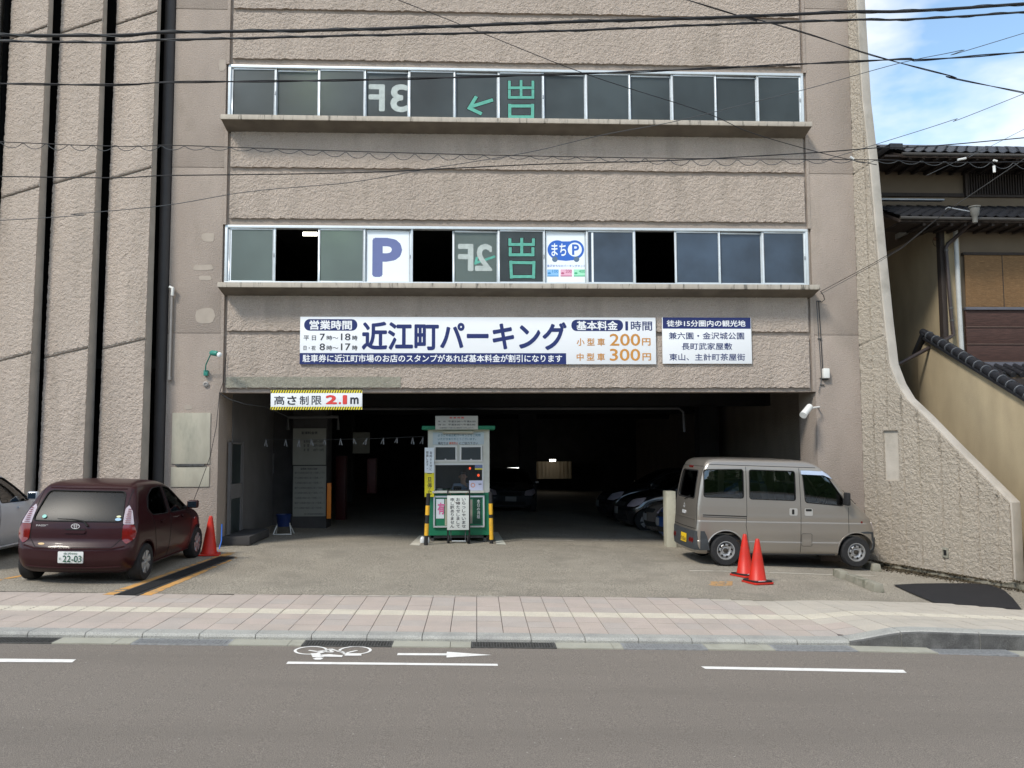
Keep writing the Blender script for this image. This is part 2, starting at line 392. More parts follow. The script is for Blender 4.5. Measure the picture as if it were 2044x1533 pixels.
lot = MB(); LXs = sorted(set([x for x, _ in LOTB] + [3.8 + .42 * k for k in range(11)]))
for a, b in zip(LXs, LXs[1:]): lot.quad((a, lot_edge(a), gz(a, .03)), (b, lot_edge(b), gz(b, .03)), (b, 40, gz(b, .03)), (a, 40, gz(a, .03)))
lot = lot.build('parking_lot', M_lot, None); lot['kind'] = 'structure'

def rise(x):
    t = min(1, max(0, (x - 4.05) / .95)); return t * t * (3 - 2 * t)
def walk_z(x, y):
    k0, k1 = kline(x, -6.50), lot_edge(x)
    s = min(1, max(0, (y - k0) / (k1 - k0)))
    return gz(x, .03) + rise(x) * (.135 * (1 - s) + .02 * s)
walk = thing('sidewalk', None, None, kind='structure')
base = MB(); xs = [-30 + .5 * i for i in range(121)]
for a, b in zip(xs, xs[1:]):
    base.quad((a, kline(a, -6.50), walk_z(a, kline(a, -6.50)) - .014), (b, kline(b, -6.50), walk_z(b, kline(b, -6.50)) - .014),
              (b, lot_edge(b) + .0, walk_z(b, lot_edge(b)) - .014), (a, lot_edge(a), walk_z(a, lot_edge(a)) - .014))
M_joint = mat('paving_joint', (.13, .11, .10), .95, .2, 8)
base.build('paving_bed', M_joint, walk)
TW = .3
def tile_mesh(mb, x0, x1, y0, y1, tact=False, j=.004, lift=0.):
    x0 += j; x1 -= j; y0 += j * .6; y1 -= j * .6
    def q(x, y, d=0.): return (x + .0 * y, y, walk_z(x, y) + d + lift)
    c = [(x0, y0), (x1, y0), (x1, y1), (x0, y1)]; n = len(mb.v)
    mb.v += [q(x, y, -.014) for x, y in c] + [q(x, y, 0) for x, y in c]
    for f in ((4, 5, 6, 7), (0, 1, 5, 4), (1, 2, 6, 5), (2, 3, 7, 6), (3, 0, 4, 7)): mb.f.append(tuple(n + i for i in f))
    if tact:
        for k in range(4):
            yy = y0 + (y1 - y0) * (k + .5) / 4; n = len(mb.v)
            cc = [(x0 + .01, yy - .016), (x1 - .01, yy - .016), (x1 - .01, yy + .016), (x0 + .01, yy + .016)]
            mb.v += [q(x, y, 0) for x, y in cc] + [q(x, y + (.006 if y < yy else -.006), .005) for x, y in cc]
            for f in ((4, 5, 6, 7), (0, 1, 5, 4), (1, 2, 6, 5), (2, 3, 7, 6), (3, 0, 4, 7)): mb.f.append(tuple(n + i for i in f))
    return mb
tiles = []
for i in range(-46, 60):
    for r in range(8):
        x0 = i * TW; x1 = x0 + TW; xm = x0 + TW / 2
        y0 = kline(xm, -6.50) + r * TW; y1 = y0 + TW
        le = lot_edge(xm)
        if y0 > le - .04: continue
        if y1 > le or r == 7: y1 = le - .012
        zc = y0 + 16.
        px = CX + FPX * ((xm - 0) / zc - .043)
        tiles.append(((y0 + 16) ** 2 + xm * xm, i, r, x0, x1, y0, y1, -40 < px < 2084))
tiles.sort(key=lambda t: (not t[7], t[0]))
far = {0: MB(), 1: MB(), 2: MB()}
for n, (d, i, r, x0, x1, y0, y1, vis) in enumerate(tiles):
    tact = r == 3
    grey = x0 > 4.4 - (r * .16) or x0 > 5.1
    if tact: m = M_tact; key = 2
    elif grey: m = M_grey[rnd.randrange(3)]; key = 1
    else: m = M_pink[rnd.randrange(4)]; key = 0
    lift = rnd.uniform(-.0015, .0015)
    if n < 299 and vis:
        tile_mesh(MB(), x0, x1, y0, y1, tact, lift=lift).build('paving_tile', m, walk)
    else: tile_mesh(far[key], x0, x1, y0, y1, tact, lift=lift)
for k, m, nm in ((0, M_pink[0], 'pink_paving_tiles'), (1, M_grey[0], 'beige_paving_tiles'), (2, M_tact, 'tactile_paving_tiles')):
    far[k].build(nm, m, walk)['kind'] = 'stuff'

# kerb
kerb = thing('kerb', None, None, kind='structure')
x = -12.; k = 0
while x < 14:
    L = .6
    if x > 4.6: L = .92 if k else .45
    n = 4 if x + L > 3.9 else 1
    mb = MB(); yb0, yb1 = kline(x, -6.72), kline(x, -6.50)
    prof = lambda z: [(-6.72, -.1), (-6.72, z - .028), (-6.708, z - .012), (-6.69, z), (-6.505, z), (-6.505, -.1)]
    secs = []
    for q in range(n + 1):
        xx = x + .004 + (L - .008) * q / n
        top = .03 + rise(xx) * .135 + .002
        secs.append([(xx, o + .0128 * xx, gz(xx, h)) for o, h in prof(top)])
    n0 = 0
    for s_ in secs: mb.v += s_
    P_ = 6
    for q in range(n):
        for e in range(P_ - 1): mb.f.append((q * P_ + e, (q + 1) * P_ + e, (q + 1) * P_ + e + 1, q * P_ + e + 1))
    mb.f.append(tuple(range(P_))); mb.f.append(tuple(n * P_ + e for e in reversed(range(P_))))
    o = mb.build('kerb_stone', M_kerb, kerb)
    if x > 3.9:   # the raised stones have a grimy street face
        o['label'] = 'raised kerb stone with a dark stained face'
        o.data.materials.append(M_kerb_dark)
        for p in o.data.polygons:
            if p.normal.y < -.6: p.material_index = 1
    x += L
    if x > 4.5: k += 1
# gutter
gut = thing('gutter', None, None, kind='structure')
grx = [(-4.95, 1.05, 'iron'), (-3.12, 1.0, 'galv'), (-1.38, .95, 'iron'), (.40, .92, 'iron'), (2.05, .92, 'galv'), (3.72, .92, 'galv'), (5.55, .92, 'galv')]
edges = []
for gx, gw, _ in grx: edges.append((gx - gw / 2, gx + gw / 2))
cur = -12.
for a, b in edges + [(14, 14)]:
    while a - cur > .05:
        w = min(.62 if a - cur < 1.3 else 1.0, a - cur)
        mb = MB(); mb.box(cur + .003, cur + w - .003, -6.97, -6.723, -.1, -.018, fz=lambda x, y: gz(x) + 0)
        mb.v = [(x_, y_ + .0128 * x_, z_) for x_, y_, z_ in mb.v]
        mb.build('gutter_slab', M_gutter, gut); cur += w
    cur = b
names = ['dark iron drain grate at the left edge of the picture', 'bluish galvanised drain grate left of the bicycle symbol',
         'dark iron drain grate above the bicycle symbol', 'dark iron drain grate right of the white arrow',
         'bluish galvanised drain grate below the two cones', 'galvanised drain grate in front of the raised kerb',
         'galvanised drain grate at the right end of the raised kerb']
for (gx, gw, kd), nm in zip(grx, names):
    m = M_iron if kd == 'iron' else M_galv
    t = thing('drain_grate', nm, 'drain grate', (gx, kline(gx, -6.847), gz(gx, -.02)), (0, -math.atan(GS), .0128), group='drain grates in the gutter')
    a, b = gw / 2, .12
    fr = MB(); fr.box(-a, a, -b, -b + .02, -.03, 0).box(-a, a, b - .02, b, -.03, 0).box(-a, -a + .02, -b + .02, b - .02, -.03, 0).box(a - .02, a, -b + .02, b - .02, -.03, 0)
    fr.build('frame', m, t)
    br = MB(); n = 30
    bw = .0045 if kd == 'iron' else .0065
    for i in range(1, n): xx = -a + 2 * a * i / n; br.box(xx - bw, xx + bw, -b + .02, b - .02, -.03, -.001)
    for i in range(1, 6): yy = -b + 2 * b * i / 6; br.box(-a + .02, a - .02, yy - .004, yy + .004, -.025, -.0035)
    br.build('grate_bars', m, t)['kind'] = 'stuff'
    MB().box(-a, a, -b, b, -.08, -.06).build('sump', M_black, t)

# markings on the road (children of the road)
def rpoly(name, pts, m, parent, dz=-.026, **k):
    mb = MB(); mb.quad(*[onG(px, py, dz)[:] for px, py in pts]); o = mb.build(name, m, parent)
    for a, b in k.items(): o[a] = b
    return o
rpoly('lane_line', [(-60, 1314), (152, 1316), (144, 1322), (-60, 1321)], M_mark, road)
rpoly('lane_line', [(575, 1320.5), (993, 1325), (994, 1329), (571, 1325)], M_mark, road)
rpoly('lane_line', [(1399, 1330), (1803, 1337), (1810, 1343), (1408, 1335)], M_mark, road)
def crop(px, py): return (560 + px / 4.088, 1180 + py / 4.088)
rpoly('arrow_marking', [crop(*p) for p in ((957, 505), (1355, 507), (1358, 494), (1725, 520), (1355, 541), (1354, 524), (950, 522))], M_mark, road)
bk = MB()
def g2(p): 
    q = onG(*crop(*p), -.026); return Vector(q)
def stroke(mb, pts, w):
    P = [g2(p) for p in pts]
    for a, b in zip(P, P[1:]):
        d = (b - a); d.z = 0; n_ = Vector((-d.y, d.x, 0)).normalized() * w / 2
        n = len(mb.v)
        for q in (a - n_, b - n_, b + n_, a + n_): mb.v.append((q.x, q.y, gz(q.x, -.026)))
        mb.f.append((n, n + 1, n + 2, n + 3))
for cx_, rr in ((247, 112), (608, 112)):
    c = g2((cx_, 482)); R1 = .172; n = 36
    for k in range(n):
        a, b = 2 * math.pi * k / n, 2 * math.pi * (k + 1) / n; i0 = len(bk.v)
        for t_, r_ in ((a, R1), (b, R1), (b, R1 - .028), (a, R1 - .028)):
            xx, yy = c.x + 1.0 * r_ * math.cos(t_), c.y + r_ * 1.0 * math.sin(t_); bk.v.append((xx, yy, gz(xx, -.026)))
        bk.f.append((i0, i0 + 1, i0 + 2, i0 + 3))
o = bk.build('bicycle_marking_wheels', M_mark, road)
bk = MB()
stroke(bk, [(230, 482), (300, 492), (400, 478), (430, 498), (345, 492)], .03)
stroke(bk, [(300, 505), (410, 470), (515, 505)], .03); stroke(bk, [(515, 515), (560, 498), (625, 483)], .03)
stroke(bk, [(430, 480), (500, 492), (520, 500)], .025)
for poly in (((245, 508), (315, 505), (355, 540), (262, 540)), ((320, 520), (400, 515), (510, 525), (500, 538), (330, 534)),
             ((535, 508), (660, 508), (660, 527), (520, 527)), ((262, 552), (290, 543), (330, 543), (350, 551), (325, 560), (285, 560))):
    bk.quad(*[(q.x, q.y, gz(q.x, -.0245)) for q in (g2(p) for p in poly)])
bk.build('bicycle_marking_rider', M_mark, road)

# markings and fittings on the lot (children of the lot)
LZ = .034
def strip(name, a, b, w, m, parent, dz=LZ, seed=0, gaps=0):
    """worn painted strip with an uneven edge"""
    rr = random.Random(seed); mb = MB(); A, B = Vector(a[:2]), Vector(b[:2]); d = (B - A); L = d.length; d.normalize(); n_ = Vector((-d.y, d.x))
    n = max(2, int(L / .07)); prev = None
    for i in range(n + 1):
        p = A + d * L * i / n; w0, w1 = w / 2 * rr.uniform(.75, 1.05), w / 2 * rr.uniform(.75, 1.05)
        curp = (p - n_ * w0, p + n_ * w1)
        if prev is not None and not (gaps and rr.random() < gaps):
            mb.quad(*[(q.x, q.y, gz(q.x, dz)) for q in (prev[0], curp[0], curp[1], prev[1])])
        prev = curp
    return mb.build(name, m, parent)
strip('orange_line', onG(217, 1187, LZ), onG(462, 1103, LZ), .17, M_yel_old, lot, seed=1, gaps=.04)
strip('orange_line', onG(291, 1188, LZ), onG(466, 1113, LZ), .16, M_yel_old, lot, seed=2, gaps=.12)
strip('orange_line', onG(-60, 1168, LZ), onG(60, 1146, LZ), .10, M_yel_old, lot, seed=3, gaps=.05)
strip('white_line', onG(658, 1189, LZ), onG(1010, 1190, LZ), .045, M_mark_old, lot, seed=4)
strip('white_line', onG(1376, 1139, LZ), onG(1664, 1147, LZ), .06, M_mark_old, lot, seed=5)
strip('white_line', onG(1694, 1147, LZ), onG(1750, 1149, LZ), .05, M_mark_old, lot, seed=6)
strip('white_line', onG(1043, 1077, LZ), onG(1145, 1079, LZ), .09, M_mark_old, lot, seed=7)
strip('white_line', onG(1170, 1078, LZ), onG(1245, 1079, LZ), .07, M_mark_old, lot, seed=8, gaps=.25)
strip('white_line', onG(712, 1070, LZ), onG(800, 1067, LZ), .06, M_mark_old, lot, seed=9, gaps=.1)
rpoly('white_floor_stripe', [(991, 1086), (1010, 1087), (994, 1062), (984, 1062)], M_white_paint, lot, .037)
rpoly('hatched_floor_paint', [(817, 1088), (837, 1089), (851, 1068), (838, 1068)], M_mark_old, lot, .037)
rr_ = random.Random(5); ob = MB()
for gx in range(3):
    for q in range(5):
        c = onG(1425 + gx * 16 + rr_.uniform(-2, 2), 1161 + q * 1.9, LZ); ob.box(c.x - .06, c.x + .06 * rr_.uniform(.5, 1), c.y - .02, c.y + .02, c.z - .002, c.z)
ob.build('worn_orange_lettering', M_yel_old, lot)
pp = [onG(*p, .034) for p in ((1783, 1169), (1830, 1166.5), (1880, 1166), (1930, 1166), (1975, 1169), (2005, 1180), (2022, 1196), (2040, 1219), (1960, 1213), (1865, 1204.5), (1820, 1186))]
pm_b = MB(); pv, pe_, pf, _, _, _ = delaunay_2d_cdt([Vector((p.x, p.y)) for p in pp] + [Vector((x_, y_)) for x_ in np.arange(6.2, 8.4, .2) for y_ in np.arange(-4.6, -2.6, .25) if False], [(i, (i + 1) % len(pp)) for i in range(len(pp))], [list(range(len(pp)))], 1, 1e-6)
for k in range(len(pf)): pm_b.quad(*[(pv[i].x, pv[i].y, gz(pv[i].x, .05)) for i in pf[k]])
pm_b.build('fresh_asphalt_patch', M_patch, lot)

# channel cover with perforated mats, running up to the facade
ch = thing('drain_channel', 'black channel cover between two worn orange lines left of the driveway', 'drain channel')
A0, A1 = onG(251, 1189, .03), onG(455, 1112, .03)
dd = Vector((A1.x - A0.x, A1.y - A0.y)); Lc = dd.length; dd.normalize(); nn_ = Vector((-dd.y, dd.x))
def chan(s, t, h):
    p = Vector(A0[:2]) + dd * s + nn_ * t; return (p.x, p.y, gz(p.x, .03) + h)
for k in range(7):
    s0, s1 = Lc * k / 7 + .01, Lc * (k + 1) / 7 - .01
    mb = MB(); n = 7
    mb.prism([(s0, -.125), (s1, -.125), (s1, .125), (s0, .125)], chan, .004, .012)
    for i in range(int((s1 - s0) / .03)):
        ss = s0 + .01 + i * .03; mb.prism([(ss, -.11), (ss + .016, -.11), (ss + .016, .11), (ss, .11)], chan, .012, .018)
    mb.build('cover_mat', M_rubber, ch)
for t0, t1 in ((-.16, -.13), (.13, .16)):
    MB().prism([(0, t0), (Lc, t0), (Lc, t1), (0, t1)], chan, -.02, .01).build('channel_edge', M_iron, ch)

# ---------------------------------------------------------------- the car park building
Y0 = .45
def zf(py, px=1000, Y=Y0): return onY(px, py, Y).z
bld = thing('parking_building', 'four storey tan concrete car park with rough rendered bands and ribbon windows', 'building', group=None)
XL, XR = -5.04, 6.86                       # the recessed bay between the pilasters
zA = [zf(782.5), zf(774), zf(664), zf(662.), zf(592), zf(571), zf(563), zf(452), zf(443), zf(347), zf(340), zf(272), zf(248), zf(238), zf(136), zf(127), zf(31), zf(26)]
z_open, z_w2b, z_w2t, z_w3b, z_w3t, z_top = zA[0], zf(566), zf(452), zf(241), zf(136), 14.2
WX0, WX1 = onY(449, 452).x, onY(1613, 452).x
F0, F1 = Y0 + .05, Y0 + .35
def wall(x0, x1, z0, z1, y0=F0, y1=F1, m=M_smooth, name='wall'):
    return box(name, m, bld, x0, x1, y0, y1, z0, z1)
wall(XL, XR, z_open, z_w2b, name='spandrel_wall'); wall(XL, XR, z_w2t, z_w3b, name='spandrel_wall'); wall(XL, XR, z_w3t, z_top, name='spandrel_wall')
for a, b in ((z_w2b, z_w2t), (z_w3b, z_w3t)):
    wall(XL, WX0, a, b, name='window_jamb'); wall(WX1, XR, a, b, name='window_jamb')
# hacked render panels with ragged edges
def rpanel(x0, x1, z0, z1):
    nu, nv = int((x1 - x0) / .017), int((z1 - z0) / .017)
    grid_face('rough_panel', M_stucco, bld, lambda U, V: (x0 + (x1 - x0) * U, Y0 + 0 * U, z0 + (z1 - z0) * V, (0, -1, 0)), nu, nv,
              lambda U, V: x0 + (x1 - x0) * U + 20, lambda U, V: z0 + (z1 - z0) * V + 10, .0125, .06, ragged=.022)
px0, px1 = XL + .11, XR - .1
rpanel(px0, px1, zf(774), zf(670)); rpanel(px0, px1, zf(661), z_w2b - .16)
rpanel(px0, px1, zf(439), zf(348)); rpanel(px0, px1, zf(338), z_w3b - .16)
rpanel(px0, px1, zf(124), zf(34)); rpanel(px0, px1, zf(25), 13.2)
# patched grey strip of old render low on the left
grid_face('patched_render_strip', mat('patched_render', (.30, .285, .23), .95, .12, 3, 1, 90, speck=.2, sscale=60), bld,
          lambda U, V: (px0 + (onY(800, 760).x - px0) * U, Y0 - .012 + 0 * U, zf(773) + (zf(752) - zf(773)) * V, (0, -1, 0)), 150, 12,
          lambda U, V: 3.7 * U, lambda U, V: .23 * V, .008, .02, ragged=.01)
# vertical border grooves
for gx in (XL + .02, XR - .02):
    for a, b in ((z_open, z_w2b - .2), (z_w2t, z_w3b - .2), (z_w3t, z_top)):
        box('border_rib', M_smooth, bld, gx - .03, gx + .03, Y0 - .012, F0 + .01, a, b)
# ledges under the windows
for py_t, py_w, pl, pr in ((563.5, 566, 434, 1637), (233, 241, 440, 1621)):
    yf = .03; zt = onY(1000, py_t + 2, yf).z; xa, xb = onY(pl, py_t, yf).x, onY(pr, py_t, yf).x
    L = (xb - xa) / 6
    mb = MB(); mb.prism([(yf, zt), (yf, zt - .095), (F0, zt - .22), (F0, zt + .005)], lambda u, v, w: (w, u, v), xa, xb)
    mb.v = []; mb.f = []
    mb.prism([(yf, zt), (yf, zt - .095), (yf + .03, zt - .10), (F0, zt - .10), (F0, zt + .005)], lambda u, v, w: (w, u, v), xa, xb); mb.build('window_ledge', M_ledge, bld, bevel=.006)
    MB().prism([(yf + .02, zt - .102), (F0, zt - .20), (F0, zt - .102)], lambda u, v, w: (w, u, v), xa + .01, xb - .01).build('ledge_soffit', mat('shaded_soffit', (.15, .13, .105), .95, .2, 3, .3, 60), bld)  # shade beneath the ledge is put into this darker soffit colour
# pilasters with thin joints
def pil(x0, x1, joints, y=Y0, name='pilaster', m=M_smooth, zb=-.4):
    zs = [zb] + joints + [z_top]
    for a, b in zip(zs, zs[1:]):
        MB().box(x0, x1, y, y + .9, a + .006, b - .006).build(name, m, bld, bevel=.008)
    box('pilaster_core', M_smooth, bld, x0 + .01, x1 - .01, y + .012, y + .88, zb, z_top)
pil(-6.08, XL - .012, [zf(665, 380), zf(334, 400), zf(18, 400)])
pil(XR + .012, 7.80, [zf(669, 1670), zf(347, 1655), zf(18, 1650)])
# patched spots on the left pilaster
for x0, y0, x1, y1 in ((402, 464, 430, 484), (384, 528, 428, 540), (396, 550, 424, 560), (390, 614, 430, 646), (366, 808, 384, 818), (436, 118, 452, 142)):
    a, b = onY(x0, y1), onY(x1, y0)
    P = []
    for k in range(14):
        t = 2 * math.pi * k / 14; r = rnd.uniform(.8, 1.05); e = lambda q: math.copysign(abs(q) ** .6, q)
        P.append(((a.x + b.x) / 2 + (b.x - a.x) / 2 * r * e(math.cos(t)), (a.z + b.z) / 2 + (b.z - a.z) / 2 * r * e(math.sin(t))))
    MB().prism(P, lambda u, v, w: (u, w, v), Y0 - .005, Y0 + .004).build('plaster_patch', mat('plaster_patch', (.385, .332, .28), .9, .06, 8), bld)
# weathered board on the left pilaster
a, b = onY(341, 972), onY(421, 824)
for z0, z1, nm in ((a.z, zf(932, 380), 'lower_board'), (zf(926, 380), b.z, 'upper_board')):
    MB().box(a.x, b.x, Y0 - .02, Y0 + .002, z0, z1).build('blank_board', M_plate, bld, bevel=.004)
MB().box(onY(352, 900).x, onY(410, 900).x, Y0 - .04, Y0 - .012, zf(930, 380), zf(926, 380)).build('board_cleat', M_iron, bld)

# ---- ribbon windows: 13 sashes each, frame / pane / lettering as sub-parts
b3 = [453, 548, 636.5, 727, 817, 906.5, 996, 1084, 1171, 1257, 1343, 1429, 1514.5, 1607]
b2 = [449, 545, 636, 726, 820, 903, 996, 1086, 1173, 1266, 1350, 1437, 1525, 1614]
pane_kind3 = 'DDDDDDDDDDDDD'; pane_kind2 = 'LOLPOLDPCOCCC'
def ribbon(bounds, zb, zt, kinds, floor):
    wx0, wx1 = WX0, WX1
    zb += .0
    fr = MB(); yA = F0 - .03
    fr.box(wx0, wx1, yA, yA + .14, zt - .055, zt - .002); fr.box(wx0, wx1, yA, yA + .14, zb, zb + .03)
    fr.box(wx0 + .001, wx0 + .05, yA, yA + .14, zb + .03, zt - .055); fr.box(wx1 - .05, wx1 - .001, yA, yA + .14, zb + .03, zt - .055)
    fr.build('window_frame', M_alu, bld, bevel=.004)
    X = [onY(p, 190 if floor == 3 else 510).x for p in bounds]; X[0] = wx0 + .05; X[-1] = wx1 - .05
    for i, kd in enumerate(kinds):
        x0, x1 = X[i], X[i + 1]; y = F0 - .005 if i % 2 == 0 else F0 + .035
        if kd == 'O':
            # an open bay: the sash has been slid behind its neighbour
            MB().box(x0 + .0, x0 + .035, F0 + .0, F0 + .03, zb + .03, zt - .055).build('slid_sash_edge', M_alu, bld)
            continue
        a, b = x0 - (.022 if i % 2 == 0 else 0), x1 + (.022 if i % 2 == 0 else 0)
        if i == 0: a = x0
        if i == 12: b = x1
        w = .042; z0, z1 = zb + .03, zt - .055 - (.0 if i % 2 == 0 else .015)
        s = MB(); s.box(a, a + w, y, y + .035, z0, z1); s.box(b - w, b, y, y + .035, z0, z1)
        s.box(a + w, b - w, y, y + .035, z1 - .035, z1); s.box(a + w, b - w, y, y + .035, z0, z0 + .018)
        sash = s.build('window_sash', M_alu, bld, bevel=.003)
        m = {'D': M_glassA, 'L': M_glassB, 'C': M_glassC, 'P': M_glassB}[kd]
        box('pane', m, sash, a + w, b - w, y + .014, y + .02, z0 + .018, z1 - .035)
        if i % 3 == 0: MB().box(b - w + .008, b - w + .03, y - .012, y, (z0 + z1) / 2 - .04, (z0 + z1) / 2 + .03).build('latch', M_galv, sash)
        yield i, a + w, b - w, z0, z1, y + .014, sash
def pxf(Y): return lambda u, v, w: (u, Y - w, v)
def rect_px(x0, y0, x1, y1, Y): a, b = onY(x0, max(y0, y1), Y), onY(x1, min(y0, y1), Y); return a.x, a.z, b.x, b.z
def tape_kanji(parent, strokes, Y, m, edge, w):
    """a character built of strips of tape; strokes in photo pixels"""
    mb, eb = MB(), MB()
    for (xa, ya, xb, yb) in strokes:
        a, b = onY(xa, ya, Y), onY(xb, yb, Y); d = Vector((b.x - a.x, b.z - a.z)); L = d.length; d.normalize(); n_ = Vector((-d.y, d.x))
        for B, ww, yy, ex in ((mb, w / 2, Y - .004, 0), (eb, w / 2 + .017, Y - .002, .008)):
            pts = [(a.x - d.x * (w / 2 + ex) * 1 - n_.x * ww, a.z - d.y * (w / 2 + ex) - n_.y * ww), (b.x + d.x * (w / 2 + ex) - n_.x * ww, b.z + d.y * (w / 2 + ex) - n_.y * ww),
                   (b.x + d.x * (w / 2 + ex) + n_.x * ww, b.z + d.y * (w / 2 + ex) + n_.y * ww), (a.x - d.x * (w / 2 + ex) + n_.x * ww, a.z - d.y * (w / 2 + ex) + n_.y * ww)]
            yy -= len(B.f) * .00012
            B.quad(*[(u, yy, v) for u, v in pts])
    mb.build('lettering', m, parent)
    if edge is not None: eb.build('lettering_outline', edge, parent)
def cc2(x, y): return (700 + x / 2.92, y / 2.92)
def cc5(x, y): return (700 + x / 2.92, 500 + y / 2.92)
def S(cf, *l): return [cf(a, b) + cf(c, d) for a, b, c, d in l]
for i, a, b, z0, z1, Y, sash in ribbon(b3, z_w3b, z_w3t, pane_kind3, 3):
    if i == 3:
        lettering('F', M_grey_tape, sash, *rect_px(735.5, 222, 768.5, 168.5, Y), pxf(Y - .003), mirror=True, bold=.03)
        lettering('3', M_grey_tape, sash, *rect_px(779, 224, 815, 168.5, Y), pxf(Y - .003), mirror=True, bold=.03)
    if i == 5:
        tape_kanji(sash, S(cc2, (700, 622, 820, 585), (692, 630, 728, 570), (695, 632, 755, 660)), Y, M_green_tape, M_tape_black, .07)
    if i == 6:
        tape_kanji(sash, S(cc2, (993, 475, 993, 560), (925, 478, 925, 512), (1062, 478, 1062, 512), (925, 512, 1062, 512), (925, 530, 925, 568), (1062, 530, 1062, 568), (925, 568, 1062, 568)), Y, M_green_tape, M_tape_black, .055)
        tape_kanji(sash, S(cc2, (927, 615, 927, 682), (1060, 615, 1060, 682), (927, 618, 1060, 618), (927, 682, 1060, 682)), Y, M_green_tape, M_tape_black, .065)
for i, a, b, z0, z1, Y, sash in ribbon(b2, z_w2b, z_w2t, pane_kind2, 2):
    if i in (0, 8):   # pale upright of the inner sash seen through the glass
        xx = onY(460 if i == 0 else 1182.5, 500, Y).x
        box('inner_sash_upright', M_poster, sash, xx - .02, xx + .02, Y - .003, Y - .001, z0 + .02, z1 - .04)
    if i == 3:
        t = thing('window_poster', 'white poster with a large faded blue letter P in the lower window row', 'poster')
        box('sheet', M_poster, t, a + .004, b - .004, Y - .006, Y - .001, z0 + .02, z1 - .036)
        lettering('P', M_purple, t, *rect_px(743, 553, 803, 475, Y), pxf(Y - .0065), bold=.045)
    if i == 5:
        lettering('F', M_grey_tape, sash, *rect_px(914, 541, 945, 487, Y), pxf(Y - .003), mirror=True, bold=.03)
        lettering('2', M_grey_tape, sash, *rect_px(948, 541, 983, 487, Y), pxf(Y - .003), mirror=True, bold=.03)
        tape_kanji(sash, S(cc2, (738, 1530, 835, 1497), (728, 1535, 735, 1505)), Y + .0025, M_green_tape, None, .05)
    if i == 6:
        tape_kanji(sash, S(cc2, (997, 1395, 997, 1480), (928, 1398, 928, 1425), (1065, 1398, 1065, 1425), (928, 1425, 1065, 1425), (930, 1450, 930, 1485), (1062, 1450, 1062, 1485), (930, 1485, 1062, 1485)), Y, M_green_tape, M_tape_black, .06)
        tape_kanji(sash, S(cc5, (933, 68, 937, 155), (1068, 70, 1066, 155), (933, 70, 1068, 72), (937, 153, 1066, 152)), Y, M_green_tape, M_tape_black, .06)
    if i == 7:
        t = thing('window_poster', 'pale poster with a blue car shaped parking emblem and three coloured price tickets', 'poster')
        box('sheet', M_poster, t, a + .004, b - .004, Y - .006, Y - .001, z0 + .02, z1 - .036)
        PY = Y - .007
        cp = lambda x, y: (1080 + x / 11.79, 450 + y / 11.79)
        def P2(pts): return [(lambda q: (q.x, q.z))(onY(*cp(*p), PY)) for p in pts]
        body = []
        for cx_, cy_, rx, ry, t0, t1 in ((790, 570, 222, 222, 50, -118), (380, 570, 228, 222, -62, -230)):
            for k in range(15):
                th = math.radians(t0 + (t1 - t0) * k / 14); body.append((cx_ + rx * math.cos(th), cy_ + ry * math.sin(th)))
        body += [(300, 790), (400, 815), (585, 835), (770, 815), (900, 768)]
        shape(P2(body), pxf(PY)).build('emblem', M_blue_ink, t)
        for cx_ in (325, 835): shape(P2(disc(cx_, 795, 66, 18)), pxf(PY - .0006)).build('emblem_wheel', mat('slate_ink', (.10, .16, .25), .5, .02), t)
        shape(P2(disc(795, 568, 165, 28)), pxf(PY - .0006)).build('emblem_disc', M_poster, t)
        def pr(x0, y0, x1, y1): u = P2([(x0, y1), (x1, y0)]); return u[0][0], u[0][1], u[1][0], u[1][1]
        lettering('P', M_blue_ink, t, *pr(730, 445, 895, 695), pxf(PY - .0012), bold=.03)
        lettering('まち', M_poster, t, *pr(245, 425, 590, 720), pxf(PY - .0012), bold=.02)
        lettering('金沢まちなかパーキングネット', M_blue_ink, t, *pr(140, 925, 1040, 980), pxf(PY), bold=.005)
        for x_, s_, c_, d_ in ((145, '100', (.25, .5, .85), (.05, .25, .5)), (458, '200', (.75, .42, .55), (.45, .1, .2)), (770, '400', (.35, .75, .52), (.05, .4, .2))):
            m_ = mat('ticket_' + s_, c_, .5, .02); k_ = mat('ticket_ink_' + s_, d_, .5, .02)
            shape(P2([(x_, 1035), (x_ + 270, 1035), (x_ + 270, 1180), (x_, 1180)][::-1]), pxf(PY)).build('price_ticket', m_, t)
            shape(P2([(x_, 1180), (x_ + 270, 1180), (x_ + 270, 1202), (x_, 1202)][::-1]), pxf(PY)).build('ticket_stripe', k_, t)
            lettering(s_, k_, t, *pr(x_ + 120, 1042, x_ + 265, 1115), pxf(PY - .0008), bold=.01)
            shape(P2(disc(x_ + 50, 1125, 38, 14, 24)), pxf(PY - .0008)).build('ticket_emblem', k_, t)
# dark insides of the upper floors, slabs, roof
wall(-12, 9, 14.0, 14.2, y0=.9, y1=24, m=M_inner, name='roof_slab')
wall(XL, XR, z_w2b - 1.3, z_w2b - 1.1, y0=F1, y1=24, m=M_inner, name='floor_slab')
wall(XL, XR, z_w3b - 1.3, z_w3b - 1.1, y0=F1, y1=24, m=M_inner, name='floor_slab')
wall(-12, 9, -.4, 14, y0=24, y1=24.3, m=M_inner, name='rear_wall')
wall(-12, -11.8, -.4, 14, y0=1.5, y1=24, m=M_inner, name='side_wall')
wall(7.75, 8.0, -.4, 14, y0=1.35, y1=24, m=M_smooth, name='side_wall')
wall(7.78, 8.22, -.4, 14, y0=.62, y1=1.36, name='fin_root')
wall(-12, XL - 1.05, -.4, 14, y0=1.42, y1=1.6, m=M_black, name='slot_backing')
